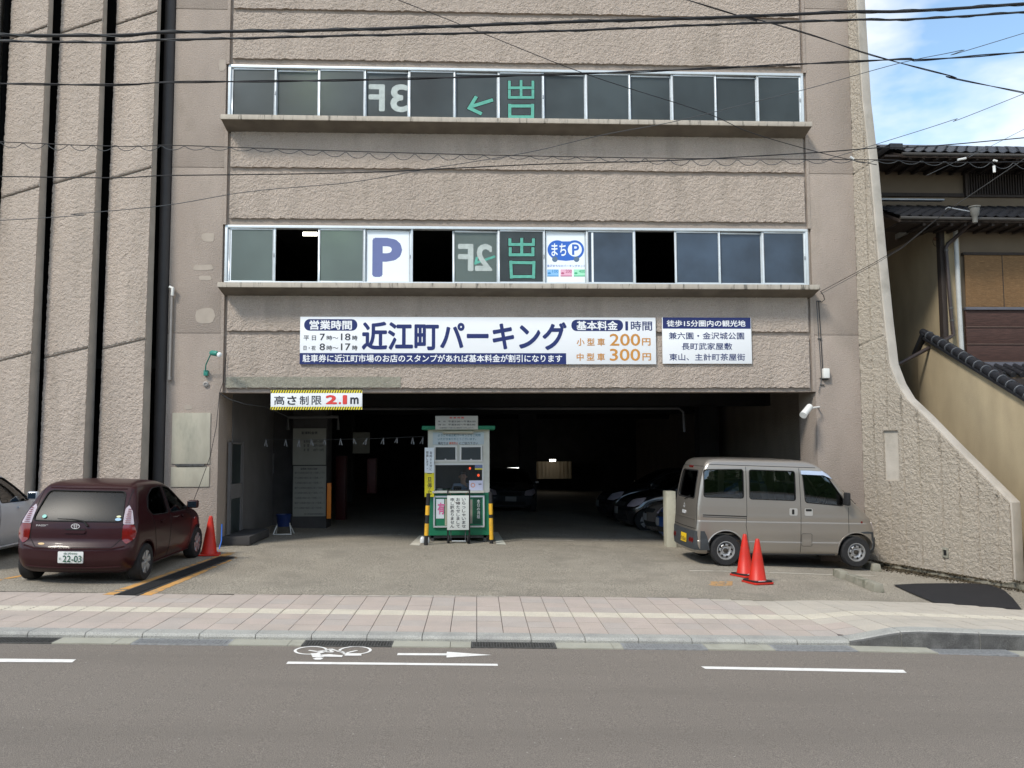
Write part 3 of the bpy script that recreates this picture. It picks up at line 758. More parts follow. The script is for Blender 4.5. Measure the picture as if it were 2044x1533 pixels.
# ground floor interior
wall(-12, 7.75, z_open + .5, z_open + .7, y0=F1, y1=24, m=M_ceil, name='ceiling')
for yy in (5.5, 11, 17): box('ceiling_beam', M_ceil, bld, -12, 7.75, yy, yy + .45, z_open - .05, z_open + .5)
box('lintel_soffit', M_smooth, bld, XL, XR, F0 + .01, F1 - .01, z_open - .006, z_open + .02)
wall(-12, XL - .0, -.3, 3.5, y0=7.0, y1=7.25, m=M_inner, name='partition_wall')
cx_ = onY(617, 950, 4.6)
MB().box(onY(583, 950, 4.3).x, onY(652, 950, 4.3).x, 4.32, 5.0, -.2, z_open + .5).build('column', M_inner, bld, bevel=.02)
for X_, Y_ in ((1.8, 13.), (-4.6, 13.), (7.1, 9)): MB().box(X_ - .3, X_ + .3, Y_, Y_ + .6, -.3, z_open + .5).build('column', M_inner, bld, bevel=.02)
# left side inside: white wall, glazed door, step
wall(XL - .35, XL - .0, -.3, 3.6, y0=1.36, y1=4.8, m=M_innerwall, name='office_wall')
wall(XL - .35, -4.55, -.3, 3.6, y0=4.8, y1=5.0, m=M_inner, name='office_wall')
box('step', M_inner, bld, XL, XL + .55, .75, 2.3, gz(XL, .03), gz(XL, .2), bevel=.015)
dm = thing('glazed_door', 'grey framed glass door in the office wall just inside the left edge', 'door')
d = MB()
for y_ in (1.0, 1.08, 1.82, 1.95): d.box(XL + .02, XL + .07, y_, y_ + .035, gz(XL, .21), 2.2)
d.box(XL + .02, XL + .07, 1.035, 1.82, 2.16, 2.2); d.box(XL + .02, XL + .07, 1.115, 1.82, 1.05, 1.35)
d.build('door_frame', M_innerwall, dm); box('door_glass', M_glassA, dm, XL + .03, XL + .045, 1.115, 1.82, gz(XL, .22), 2.16)
# strip lights
def lamp(px0_, py_, px1_, Y, lb, es=7., r=.035, c=(1, 1, .96)):
    a, b = onY(px0_, py_, Y), onY(px1_, py_, Y)
    t = thing('strip_light', lb, 'lamp', tuple(a))
    L = (b - a).length
    MB().box(0, L, -.05, .05, .04, .1).build('housing', M_innerwall, t)
    MB().tube([(0, 0, 0), (L, 0, 0)], r, 10).build('lamp_tube', mat('tube_glow_%g' % es, (.9, .9, .85), .5, 0, emit=c, es=es), t)
lamp(622, 197, 650, 1.15, 'strip light glowing through the frosted panes of the upper window row', 70., .03, (1, .95, .6))
lamp(664, 468, 700, 1.0, 'strip light glowing through a frosted pane left of the letter P poster', 45., .03, (.85, 1, .75))
# rule boards on the column
rb = thing('notice_board', 'tall cream notice boards of parking rules on the column left of the booth', 'notice board')
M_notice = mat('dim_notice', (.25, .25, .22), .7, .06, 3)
nr = lambda x0, y0, x1, y1, Y=4.29: rect_px(x0, y0, x1, y1, Y)
for y0, y1 in ((855, 928), (930, 1031)):
    u0, v0, u1, v1 = nr(584, y1, 651, y0)
    box('board', M_notice, rb, u0, u1, 4.29, 4.318, v0, v1)
FN = face_front(4.288)
lettering('駐車料金表', M_dark_ink, rb, *nr(602, 867, 634, 861), FN, bold=.02)
for q, s_ in enumerate(('基本料金　100円～200円', '昼　間　　200円～300円', '夜　間　　100円～150円')):
    lettering(s_, M_dark_ink, rb, *nr(606, 884 + q * 8.5, 646, 878 + q * 8.5), FN, bold=.01)
lettering('駐車場ご利用の皆様へ', M_dark_ink, rb, *nr(600, 938, 636, 934), FN, bold=.02)
for q in range(8):
    lettering('場内では係員の指示に従って駐車して下さい'[q % 3:19 - q % 4], M_dark_ink, rb, *nr(588, 946 + q * 10, 648 - (q % 3) * 3, 941.5 + q * 10), FN)
lettering('近江町駐車場管理組合', M_dark_ink, rb, *nr(607, 1028, 646, 1024), FN)
nb = thing('notice_board', 'small square cream notice hanging left of the booth', 'notice board')
u0, v0, u1, v1 = nr(704, 905, 738, 863, 6.9); box('board', M_notice, nb, u0, u1, 6.9, 6.92, v0, v1)
# red cabinet, orange guard
gd = MB().box(onY(652.8, 1000, 4.25).x, onY(661, 1000, 4.25).x, 4.22, 4.30, zf(1035, 655, 4.25), zf(964, 655, 4.25)).build('column_guard', mat('orange_guard', (.75, .22, .02), .5, .03), None, bevel=.006)
tag(gd, 'narrow orange guard strip on the right edge of the notice column', 'guard strip')
for xa, xb, ya, yb, lb in ((669, 690, 910, 1045, 'dark red cabinet in the gloom right of the notice column'), (732, 750, 915, 985, 'dim red hose cabinet on the far dark wall left of the booth')):
    a, b = onY(xa, yb, 6.6), onY(xb, ya, 6.6)
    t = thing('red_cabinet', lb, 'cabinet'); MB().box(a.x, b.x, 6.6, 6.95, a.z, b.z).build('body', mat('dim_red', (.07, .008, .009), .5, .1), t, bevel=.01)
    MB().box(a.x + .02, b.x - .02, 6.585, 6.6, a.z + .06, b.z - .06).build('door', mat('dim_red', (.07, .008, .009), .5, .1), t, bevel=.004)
# pipe under the ceiling
tp = MB().tube([onY(700, 816, 3.2), onY(1355, 815, 3.2), onY(1364, 822, 3.2), onY(1366, 862, 3.2)], .032, 10).build('ceiling_pipe', mat('grey_pipe', (.07, .07, .075), .6, .1), None, smooth=True)
tag(tp, 'long grey pipe running under the garage ceiling and bending down at the right', 'pipe')
tp = MB().tube([onY(575, 858, 4.), onY(575, 833, 4.), onY(675, 832, 4.), onY(675, 858, 4.)], .04, 8).build('bracket_pipe', mat('grey_pipe2', (.1, .1, .1), .5, .1), None, smooth=True)
tag(tp, 'dim grey pipe bracket above the notice column', 'pipe')
lamp(1012, 935, 1046, 21, 'lit strip light low in the garage above the dark saloon', 5.)
lamp(1097, 918.8, 1109, 21.6, 'small lit strip light at the far end of the garage', 9., .05, (1, .95, .85))
lamp(605, 467, 633, 3.2, 'lit strip light inside the open upper window', 6., .045, (1, .97, .8))
# corrugated shutter far back, faintly lit
sh = thing('corrugated_shutter', 'beige corrugated shutter at the far end of the garage', 'shutter')
u0, v0, u1, v1 = rect_px(1045, 956, 1142, 922, 22.5); n = 13; M_sh = mat('shutter_beige', (.60, .50, .36), .7, .05)
mb = MB()
for k in range(n): mb.box(u0 + (u1 - u0) * k / n, u0 + (u1 - u0) * (k + .6) / n, 22.46, 22.55, v0, v1)
mb.box(u0, u1, 22.55, 22.6, v0, v1 + .02); mb.build('shutter', M_sh, sh)


# cord with white paper tags across the left half of the opening
cd = thing('tag_cord', 'cord strung with white paper tags left of the booth', 'cord')
cpts = [onY(x_, y_, 2.4) for x_, y_ in ((527, 876), (600, 878), (680, 877), (760, 875), (848, 871))]
MB().tube(cpts, .004, 5).build('cord', M_cable2, cd)
for px_ in (530, 570, 597, 620, 647, 679, 705, 732, 765, 792, 823, 844):
    p = onY(px_, 877 - (px_ - 530) * .012, 2.4); l = rnd.uniform(.12, .2); s_ = rnd.uniform(-.05, .05)
    mb = MB(); mb.prism([(0, 0), (.012, 0), (.03 + s_, -l), (.004 + s_, -l * .96)], lambda u, v, w: (p.x + u, p.y + w, p.z + v), 0, .003)
    mb.prism([(0, 0), (.012, 0), (-.03 + s_, -l * .9), (-.05 + s_, -l * .95)], lambda u, v, w: (p.x + u, p.y + w, p.z + v), .004, .007)
    mb.build('paper_tag', mat('paper_tag', (.27, .28, .30), .8, .05), cd)

# ---- stair wing on the left: saw-tooth slabs with dark slots between
top_px = [(-9.9, -9.52), (-9.31, -8.60), (-8.33, -7.45), (-7.24, -6.33)]
def slab(x0, x1, js):
    yl, yr = .40, .16
    bat = lambda z: -.022 * (11 - z)
    L = math.hypot(x1 - x0, yl - yr); nrm = (-(yl - yr) / L, -(x1 - x0) / L, 0)
    zs = [-.3] + js + [13.6]
    def mod(Sx, T, h):
        for zj, sl in joints:
            zz = zj + sl * (Sx - 20 - x0) / (x1 - x0)
            h = np.where(np.abs(T - 10 - zz) < .022, -.035, h)
        return h
    joints = [(z, .17) for z in js]
    nu, nv = int(L / .019), int(13.9 / .019)
    def P(U, V):
        z = -.3 + 13.9 * V; return x0 + (x1 - x0) * U, yl + (yr - yl) * U + bat(z), z, nrm
    grid_face('rough_slab', M_stucco, bld, P, nu, nv, lambda U, V: 20 + x0 + (x1 - x0) * U, lambda U, V: 10 - .3 + 13.9 * V, .013, .02, mod=mod)
    for z_ in js:
        jb = MB(); q0 = [(x0 + .01, yl + bat(z_) - .016, z_ - .011), (x1 - .01, yr + bat(z_ + .17) - .016, z_ + .159), (x1 - .01, yr + bat(z_ + .17) - .016, z_ + .181), (x0 + .01, yl + bat(z_) - .016, z_ + .011)]
        jb.quad(*q0); jb.quad(*[(a_, b_ + .05, c_) for a_, b_, c_ in q0][::-1])
        for i_ in range(4): jb.quad(q0[i_], q0[(i_ + 1) % 4], (q0[(i_ + 1) % 4][0], q0[(i_ + 1) % 4][1] + .05, q0[(i_ + 1) % 4][2]), (q0[i_][0], q0[i_][1] + .05, q0[i_][2]))
        jb.build('slab_joint', mat('joint_sealant', (.13, .105, .085), .95, .2, 6), bld)
    mb = MB(); b0, b1 = bat(-.3), bat(13.6)
    for z, b in ((-.3, b0), (13.6, b1)):
        mb.v += [(x0, yl + .01 + b, z), (x1, yr + .01 + b, z), (x1 - .0, yr + .18, z), (x0 + .05, yl + .9, z)]
    mb.f += [(3, 2, 1, 0), (4, 5, 6, 7), (0, 1, 5, 4), (1, 2, 6, 5), (2, 3, 7, 6), (3, 0, 4, 7)]
    mb.build('slab_body', mat('slab_side', (.42, .385, .34), .9, .12, 3, .6, 50), bld)
slab(-12.2, -11.3, [3.7, 6.9, 10.2]); slab(-11.1, -10.2, [3.7, 6.9, 10.2])
slab(-10.02, -9.50, [3.6, 7.2, 10.3]); slab(-9.31, -8.46, [3.75, 7.0, 10.25]); slab(-8.33, -7.40, [3.85, 7.3, 10.4]); slab(-7.24, -6.34, [4.02, 7.4, 10.6])
MB().tube([(-6.20, .50, -.2), (-6.20, .50, 13.9)], .115, 18).build('downpipe', mat('dark_downpipe', (.035, .032, .032), .6, .1), bld, smooth=True)

# ---- the swooping fin wall on the right
FA = Vector((7.80, .45)); FD = Vector((.385, -.923)).normalized(); FNm = Vector((-FD.y, FD.x)) * -1     # normal pointing to the left / the viewer
if FNm.x > 0: FNm = -FNm
def fin_hit(px, py):
    d = ray(px, py); n3 = Vector((FNm.x, FNm.y, 0)); t = (Vector((FA.x, FA.y, 0)) - CAM).dot(n3) / d.dot(n3)
    p = CAM + d * t; return (Vector((p.x, p.y)) - FA).dot(FD), p.z
front = [fin_hit(*p) for p in ((1706, 0), (1718, 200), (1733, 330), (1748, 500), (1762, 640), (1772, 725), (1787, 765), (1805, 795), (1840, 828), (1900, 890), (1970, 960), (2013, 1003), (2022, 1040), (2022, 1176))]
front = [(s_, z_) for s_, z_ in front]; front.insert(0, (front[0][0] - .02, 14.))
s_end = max(s for s, z in front); zs_f = [z for s, z in front][::-1]; ss_f = [s for s, z in front][::-1]
for i in range(1, len(ss_f)): ss_f[i] = min(ss_f[i], ss_f[i - 1] if i > 1 else ss_f[0])
zs_f[0] = -.4
def smax(z): return np.interp(z, zs_f, ss_f)
niche = [fin_hit(1766, 957), fin_hit(1792, 860)]
ns0, nz0, ns1, nz1 = niche[0][0], niche[0][1], niche[1][0], niche[1][1]
def Pf(U, V):
    z = -.35 + 14.2 * V ** 1.; s_ = U * smax(z); return FA.x + FD.x * s_, FA.y + FD.y * s_, z, (FNm.x, FNm.y, 0)
zbreak = (zf(669, 1740), 7.9, 11.2)
def modf(Sx, T, h):
    S_, T_ = Sx - 5, T - 5
    for k in (.30, .62, .95, 1.3, 1.75, 2.1, 2.45, 2.8, 3.1): h = np.where(np.abs(S_ - k) < .016, -.03, h)
    for zb in zbreak: h = np.where(np.abs(T_ - zb + .22 * (1 - S_)) < .02, -.02, h)
    fr_ = (S_ > ns0 - .05) & (S_ < ns1 + .05) & (T_ > nz0 - .06) & (T_ < nz1 + .06); h = np.where(fr_, .004, h)
    ins = (S_ > ns0) & (S_ < ns1) & (T_ > nz0) & (T_ < nz1); h = np.where(ins, -.10, h)
    return h
# lower, wide part in its own finer grid and the tall part above
def fin_grid(za, zb_, nu, nv):
    def P(U, V):
        z = za + (zb_ - za) * V; s_ = U * smax(z); return FA.x + FD.x * s_, FA.y + FD.y * s_, z, (FNm.x, FNm.y, 0)
    grid_face('rough_fin_face', M_stucco_fin, bld, P, nu, nv, lambda U, V: 5 + U * smax(za + (zb_ - za) * V), lambda U, V: 5 + za + (zb_ - za) * V, .014, .09, mod=modf)
fin_grid(-.35, 3.0, 175, 190); fin_grid(3.0, 13.9, 46, 600)
prof = [(0, -.4)] + list(zip(ss_f, zs_f)) + [(0, 14.)]
prof[1] = (ss_f[0] + .0, -.4)
mb = MB(); mb.prism([(s_, z_) for s_, z_ in prof], lambda u, v, w: (FA.x + FD.x * (u + (.03 if u > 0 else 0)) - FNm.x * w, FA.y + FD.y * (u + (.03 if u > 0 else 0)) - FNm.y * w, v), .02 + .02, .27)
mb.build('fin_body', M_smooth2, bld, bevel=.012)
# mossy concrete plinth along the foot of the fin
M_moss = mat('mossy_plinth', (.20, .185, .145), .95, .25, 3, .8, 50, speck=.25, dirt=(.035, .035, .02), dscale=2.5, damt=.95)
mb = MB(); N_ = 40; secs = []
for k in range(N_ + 1):
    s_ = -.2 + 4.9 * k / N_; wv = .14 + .06 * math.sin(k * .9) + .04 * math.sin(k * 2.3); wv += .12 * max(0, (s_ - 3.1))
    h = .05 + .02 * math.sin(k * 1.7) + .07 * min(1, max(0, (s_ - 2.7) / .6))
    c = []
    for w_, z_ in ((-.5, h), (0.02, h), (wv * .7, h * .8), (wv, -.05)):
        x_, y_ = FA.x + FD.x * s_ + FNm.x * w_, FA.y + FD.y * s_ + FNm.y * w_; c.append((x_, y_, gz(x_, .03) + z_))
    secs.append(c)
for c in secs: mb.v += c
for k in range(N_):
    for e in range(3): mb.f.append((k * 4 + e, (k + 1) * 4 + e, (k + 1) * 4 + e + 1, k * 4 + e + 1))
mb.f.append((0, 1, 2, 3)); mb.f.append((N_ * 4 + 3, N_ * 4 + 2, N_ * 4 + 1, N_ * 4))
pl = mb.build('wall_plinth', M_moss, bld)
# dead leaves, moss and weeds along the foot
lv = MB(); r_ = random.Random(11)
for k in range(3800):
    s_ = r_.uniform(.1, 4.4) if k % 2 else r_.gauss(1.3, .8); w_ = abs(r_.gauss(.05, .24)); x_, y_ = FA.x + FD.x * s_ + FNm.x * w_, FA.y + FD.y * s_ + FNm.y * w_
    if y_ < lot_edge(x_) + .3: continue
    z_ = gz(x_, .03) + (.06 if w_ < .15 else .006) + (.06 if s_ > 3 and w_ < .15 else 0); a = r_.uniform(0, 6.3); l = r_.uniform(.01, .034)
    d1 = Vector((math.cos(a), math.sin(a), r_.uniform(.1, .9))) * l; d2 = Vector((-math.sin(a), math.cos(a), r_.uniform(-.2, .4))) * l * .6
    p = Vector((x_, y_, z_)); lv.quad(p - d1 * .3, p + d2, p + d1, p - d2)
o = lv.build('dead_leaves', mat('leaf_litter', (.06, .045, .025), .9, .6, 20), None); tag(o, kind='stuff')
sm = MB(); M_soil = mat('damp_soil', (.05, .04, .025), .95, .4, 6, .6, 80, dirt=(.11, .10, .07), dscale=5, damt=.8)
prev = None; r2 = random.Random(2)
for k in range(46):
    s_ = .1 + k * .085; w1 = .16 + .30 * math.exp(-((s_ - 1.2) / 1.1) ** 2) * r2.uniform(.5, 1.1) + r2.uniform(0, .05)
    c = [(FA.x + FD.x * s_ + FNm.x * w_, FA.y + FD.y * s_ + FNm.y * w_) for w_ in (0, w1)]
    c = [(x_, y_, gz(x_, .0365)) for x_, y_ in c]
    if prev: sm.quad(prev[0], prev[1], c[1], c[0])
    prev = c
sm.build('soil_strip', M_soil, lot)
# fin joint caps along the slope are small chips of broken mortar

# ---------------------------------------------------------------- signs on the facade
def rp(x0, y0, x1, y1, Y): return rect_px(x0, y0, x1, y1, Y)
SY = Y0 - .045
sg = thing('main_sign', 'long white sign naming the car park in large blue characters above the entrance', 'sign')
u0, v0, u1, v1 = rp(598, 727, 1308.5, 634, SY); box('board', M_signw, sg, u0, u1, SY, SY + .03, v0, v1, bevel=.003)
FS = face_front(SY - .0015)
def band(t, x0, y0, x1, y1, m, r=None, fn=FS, Y=SY, w=.0, name='blue_band'):
    a = rp(x0, y0, x1, y1, Y)
    poly = rrect(*a, r) if r else [(a[0], a[1]), (a[2], a[1]), (a[2], a[3]), (a[0], a[3])]
    return shape(poly, fn, w).build(name, m, t)
c1 = lambda x, y: (590 + x / 5.524, 620 + y / 5.524)
c2 = lambda x, y: (1080 + x / 4.753, 620 + y / 4.753)
def T(s, t, a, b, m, cf=None, fn=FS, Y=SY, w=.0015, **k):
    (x0, y0), (x1, y1) = (cf(*a), cf(*b)) if cf else (a, b)
    g = lambda u, v, ww: fn(u, v, ww + w)
    return lettering(s, m, t, *rp(x0, y1, x1, y0, Y), g, **k)
band(sg, 598, 727, 1130, 705, M_navy); 
p0, p1 = c1(93, 95), c1(682, 221); band(sg, p0[0], p1[1], p1[0], p0[1], M_navy, r=.11)
T('営業時間', sg, (153, 108), (622, 210), M_white_ink, c1, bold=.03)
T('平 日', sg, (88, 275), (225, 328), M_dark_ink, c1, bold=.01); T('7', sg, (268, 254), (325, 328), M_dark_ink, c1, bold=.012)
T('時～', sg, (342, 275), (472, 326), M_dark_ink, c1, bold=.012); T('18', sg, (500, 252), (606, 328), M_dark_ink, c1, bold=.012); T('時', sg, (625, 275), (682, 328), M_dark_ink, c1, bold=.02)
T('日・祝', sg, (88, 386), (220, 438), M_dark_ink, c1, bold=.01); T('8', sg, (264, 362), (325, 438), M_dark_ink, c1, bold=.012)
T('時～', sg, (342, 384), (472, 438), M_dark_ink, c1, bold=.012); T('17', sg, (500, 362), (606, 438), M_dark_ink, c1, bold=.012); T('時', sg, (625, 384), (682, 438), M_dark_ink, c1, bold=.02)
T('近江町パーキング', sg, (722, 643), (1131, 699), M_navy, bold=.034)
T('駐車券に近江町市場のお店のスタンプがあれば基本料金が割引になります', sg, (604, 708), (1122, 723), M_white_ink, bold=.02)
p0, p1 = c2(288, 88), c2(777, 194); band(sg, p0[0], p1[1], p1[0], p0[1], M_navy, r=.105)
T('基本料金', sg, (337, 98), (727, 186), M_white_ink, c2, bold=.03); T('1', sg, (800, 102), (824, 188), M_navy, c2, bold=.03); T('時間', sg, (852, 100), (1052, 190), M_navy, c2, bold=.012)
T('小 型 車', sg, (338, 262), (605, 334), M_orange_ink, c2, bold=.02); T('200', sg, (652, 220), (940, 334), M_orange_ink, c2, bold=.014); T('円', sg, (958, 262), (1038, 332), M_orange_ink, c2, bold=.025)
T('中 型 車', sg, (338, 404), (605, 476), M_orange_ink, c2, bold=.02); T('300', sg, (652, 362), (940, 477), M_orange_ink, c2, bold=.014); T('円', sg, (962, 404), (1042, 474), M_orange_ink, c2, bold=.025)
s2 = thing('sights_sign', 'white sign listing nearby sights under a navy heading, right of the long sign', 'sign')
u0, v0, u1, v1 = rp(1323, 726, 1499, 634, SY); box('board', M_signw, s2, u0, u1, SY, SY + .03, v0, v1, bevel=.003)
band(s2, 1323, 656, 1498, 634, M_navy)
T('徒歩15分圏内の観光地', s2, (1192, 92), (1938, 152), M_white_ink, c2, bold=.022)
T('兼六園・金沢城公園', s2, (1212, 206), (1925, 272), M_navy, c2, bold=.01); T('長町武家屋敷', s2, (1335, 306), (1812, 372), M_navy, c2, bold=.01)
T('東山、主計町茶屋街', s2, (1217, 408), (1935, 474), M_navy, c2, bold=.01)
# height limit sign
HY = .30
hs = thing('height_sign', 'white height limit sign with yellow and black striped edges under the lintel', 'sign')
u0, v0, u1, v1 = rp(540, 818, 723, 778.5, HY); MB().box(u0, u1, HY, HY + .05, v0, v1).build('board', M_signw, hs, bevel=.003)
FH = face_front(HY - .0015)
for vb, vt in ((v1 - .058, v1), (v0, v0 + .058)):
    shape([(u0, vb), (u1, vb), (u1, vt), (u0, vt)], FH).build('yellow_edge', M_yellow, hs)
    st = MB(); n = 36; w = (u1 - u0) / n
    for k in range(n): st.quad(*[FH(u, v, .0015) for u, v in ((u0 + k * w, vb), (u0 + (k + .42) * w, vb), (min(u1, u0 + (k + .9) * w), vt), (u0 + (k + .48) * w, vt))])
    st.build('black_stripes', M_dark_ink, hs)['kind'] = 'stuff'
FHt = dict(fn=FH, Y=HY)
for ch_, xa, xb in (('高', 547, 568), ('さ', 573, 592), ('制', 598, 616), ('限', 622, 642)): T(ch_, hs, (xa, 790), (xb, 808), M_dark_ink, bold=.03 if ch_ == 'さ' else .012, **FHt)
T('2', hs, (650, 788.5), (673, 807), M_red_ink, bold=.05, **FHt); T('.', hs, (676, 802.5), (681, 807), M_red_ink, **FHt); T('1', hs, (684, 788.5), (693, 807), M_red_ink, bold=.05, **FHt); T('m', hs, (699, 793), (716, 806.5), M_dark_ink, bold=.035, **FHt)
for xx in (u0 + .2, u1 - .2): box('hanger', M_iron, hs, xx - .015, xx + .015, HY + .05, F0 + .2, v1 - .06, v1 - .03)

# small fittings on the pilasters
cn = thing('conduit', 'thin grey conduit with a white cap on the left pilaster', 'conduit')
MB().tube([onY(343, 590, .40), onY(338, 756, .40)], .022, 8).build('pipe', mat('conduit_grey', (.33, .31, .29), .6, .1), cn, smooth=True)
MB().tube([onY(339, 573, .39), onY(345, 575, .36), onY(344, 590, .38)], .032, 8).build('cap', M_box, cn, smooth=True)
MB().tube([onY(339, 752, .4), onY(338, 758, .4)], .034, 8).build('socket', mat('conduit_grey', (.33, .31, .29)), cn, smooth=True)
wl = thing('wall_lamp', 'green swan-neck lamp with a clear bulb on the left pilaster', 'lamp')
MB().box(*(lambda a, b: (a.x, b.x, .37, .45, b.z, a.z))(onY(407, 739, .4), onY(415, 750, .4))).build('junction_box', M_teal, wl, bevel=.01)
MB().tube([onY(410, 740, .37), onY(411, 728, .30), onY(421, 706, .12)], .012, 8).build('arm', M_teal, wl, smooth=True)
a, b = onY(420, 704, .10), onY(434, 706, .02); MB().tube([a, a.lerp(b, .2), a.lerp(b, .8), b], [.03, .05, .052, .04], 12).build('lamp_socket', M_teal, wl, smooth=True)
c = onY(438, 708, .0); MB().lathe([(.0, -.05), (.03, -.045), (.048, -.015), (.048, .012), (.03, .04), (0, .05)], c).build('bulb', M_bulb, wl, smooth=True)
bx = thing('wall_fitting', 'small round bare fitting below the green wall lamp', 'fitting')
MB().lathe([(.055, 0), (.055, .03), (.03, .045), (.028, .03), (0, .03)], tuple(onY(411.5, 767, .45) - Vector((0, .0, 0))), axis='y', seg=16).build('socket', mat('conduit_grey', (.33, .31, .29)), bx, smooth=True)
bx.children[0].scale = (1, -1, 1); bx.children[0].location.y = .9
jb = thing('cable_box', 'small white cable box on the right pilaster above the entrance', 'box')
a, b = onY(1644, 755, .36), onY(1656, 735, .36); MB().box(a.x, b.x, .35, .45, a.z, b.z).build('cover', M_box, jb, bevel=.02)
MB().box(a.x + .01, b.x - .02, .38, .45, a.z - .03, a.z + .005).build('gland', M_cable, jb)
sc = thing('security_camera', 'white cylindrical camera under the lintel at the right end of the entrance', 'camera')
a, b = onY(1617, 811, .18), onY(1603, 829, -.02)
MB().tube([a, a.lerp(b, .04), a.lerp(b, .9), b], [.045, .065, .07, .07], 16).build('housing', M_box, sc, smooth=True, angle=30)
MB().tube([onY(1614, 815, .2), Vector((6.87, .30, onY(1618, 812, .2).z)), Vector((6.9, .45, onY(1618, 812, .2).z))], .018, 8).build('bracket', M_box, sc, smooth=True)

def wire(name_lb, pts, r, Y, m=M_cable, cat='cable', name='overhead_cable', wrap=0, ext=True, sub=6, seg=6, group=None, twist=False):
    P = [onY(px, py, Y) if len((px, py)) == 2 else None for px, py in pts]
    # smooth: Catmull-Rom through the points
    if ext:
        d0 = P[0] - P[1]; d1 = P[-1] - P[-2]; P = ([P[0] + d0.normalized() * 9 + Vector((0, 0, .3))] if ext != 'r' else []) + P + [P[-1] + d1.normalized() * 9 + Vector((0, 0, .3))]
    Q = []
    for i in range(len(P) - 1):
        a, b, c, d = P[max(0, i - 1)], P[i], P[i + 1], P[min(len(P) - 1, i + 2)]
        for k in range(sub):
            t = k / sub; Q.append(.5 * ((2 * b) + (c - a) * t + (2 * a - 5 * b + 4 * c - d) * t * t + (3 * b - a - 3 * c + d) * t ** 3))
    Q.append(P[-1]); 
    if ext: Q = Q[sub - 1:-sub + 1] if False else Q
    t = thing(name, name_lb, cat, group=group)
    def resample(Q, step):
        out_, acc = [Q[0]], 0
        for a, b in zip(Q, Q[1:]):
            L = (b - a).length; n = max(1, int(L / step))
            for k in range(1, n + 1): out_.append(a.lerp(b, k / n))
        return out_
    if twist:
        R = resample(Q, .05); mb = MB()
        for ph in (0, math.pi): mb.tube([p + Vector((0, math.cos(i * .25 + ph), math.sin(i * .25 + ph))) * r * .8 for i, p in enumerate(R)], r * .75, 5, cap=False)
        mb.build('strands', m, t, smooth=True)
    else: MB().tube(Q, r, seg).build('core', m, t, smooth=True)
    if wrap:
        R = resample(Q, .02); mb = MB(); mb.tube([p + Vector((0, math.cos(i * wrap), math.sin(i * wrap))) * (r + .003) for i, p in enumerate(R)], .0035, 4, cap=False)
        mb.build('binding_wire', M_cable2, t)
    return t
wire('thickest bound black cable crossing the top of the picture', [(0, 70), (350, 64), (700, 59), (1111, 44.5), (1400, 36), (1686, 24), (2044, 7.5)], .016, -8, wrap=.16, sub=8, seg=8)
wire('second bound black cable just below the thickest one', [(0, 82), (350, 79), (700, 71), (1111, 62), (1400, 50), (1686, 40), (2044, 24)], .011, -8.05, wrap=.2, sub=8, seg=8)
wire('twisted black cable passing in front of the upper window row', [(0, 167), (350, 164), (700, 160), (1000, 152), (1135, 148), (1344, 140), (1640, 126), (1800, 118), (2044, 104)], .0085, -8.1, twist=True)
wire('black twisted cable slanting down to the right across the top right', [(1372, 0), (1480, 30), (1620, 70), (1740, 110), (1900, 152), (2044, 185)], .0065, -7, twist=True)
wire('thin wire slanting down from the top centre to the right clamp', [(795, 0), (960, 65), (1170, 148), (1400, 222), (1500, 265), (1650, 308), (1750, 329)], .0042, -7, ext=False)
wire('thin grey wire rising from the left edge to the sky at right', [(0, 440), (150, 427), (330, 410), (500, 382), (700, 364), (850, 338), (1050, 305), (1200, 270), (1344, 243), (1500, 205), (1620, 175), (1800, 125), (1920, 100), (2044, 66)], .0038, -7.2, M_cable2)
wire('black wire crossing between the two window rows and ending low in the sky', [(0, 352), (350, 350), (700, 345), (900, 336), (1100, 327), (1344, 320), (1620, 305), (1752, 295), (2044, 275)], .0058, -7.4)
wire('thin wire rising over the tiled roof into the sky', [(1640, 322), (1752, 287), (1900, 240), (2044, 187)], .0042, -6, M_cable2, ext='r')
wire('faint short wire in the lower right of the sky', [(1850, 350), (1960, 298), (2044, 258)], .003, -6, M_cable2, ext='r')
ms = wire('straight messenger wire with a thin loop lashed under it', [(0, 283), (340, 290), (440, 293), (700, 302), (1000, 310), (1344, 316), (1752, 319), (2044, 323)], .0045, -7.6)
zz = []; k = 0; xx = -200.
while xx < 2300:
    base_y = np.interp(xx, [0, 340, 700, 1000, 1344, 1752, 2044], [283, 290, 302, 310, 316, 319, 323]); ph = (xx % 46) / 46
    zz.append(onY(xx, base_y + 13 * (1 - abs(2 * ph - 1) ** 2.2) * (.8 + .3 * math.sin(xx * .01)) , -7.6)); xx += 4.6
MB().tube(zz, .0036, 4, cap=False).build('lashing_loop', M_cable2, ms)
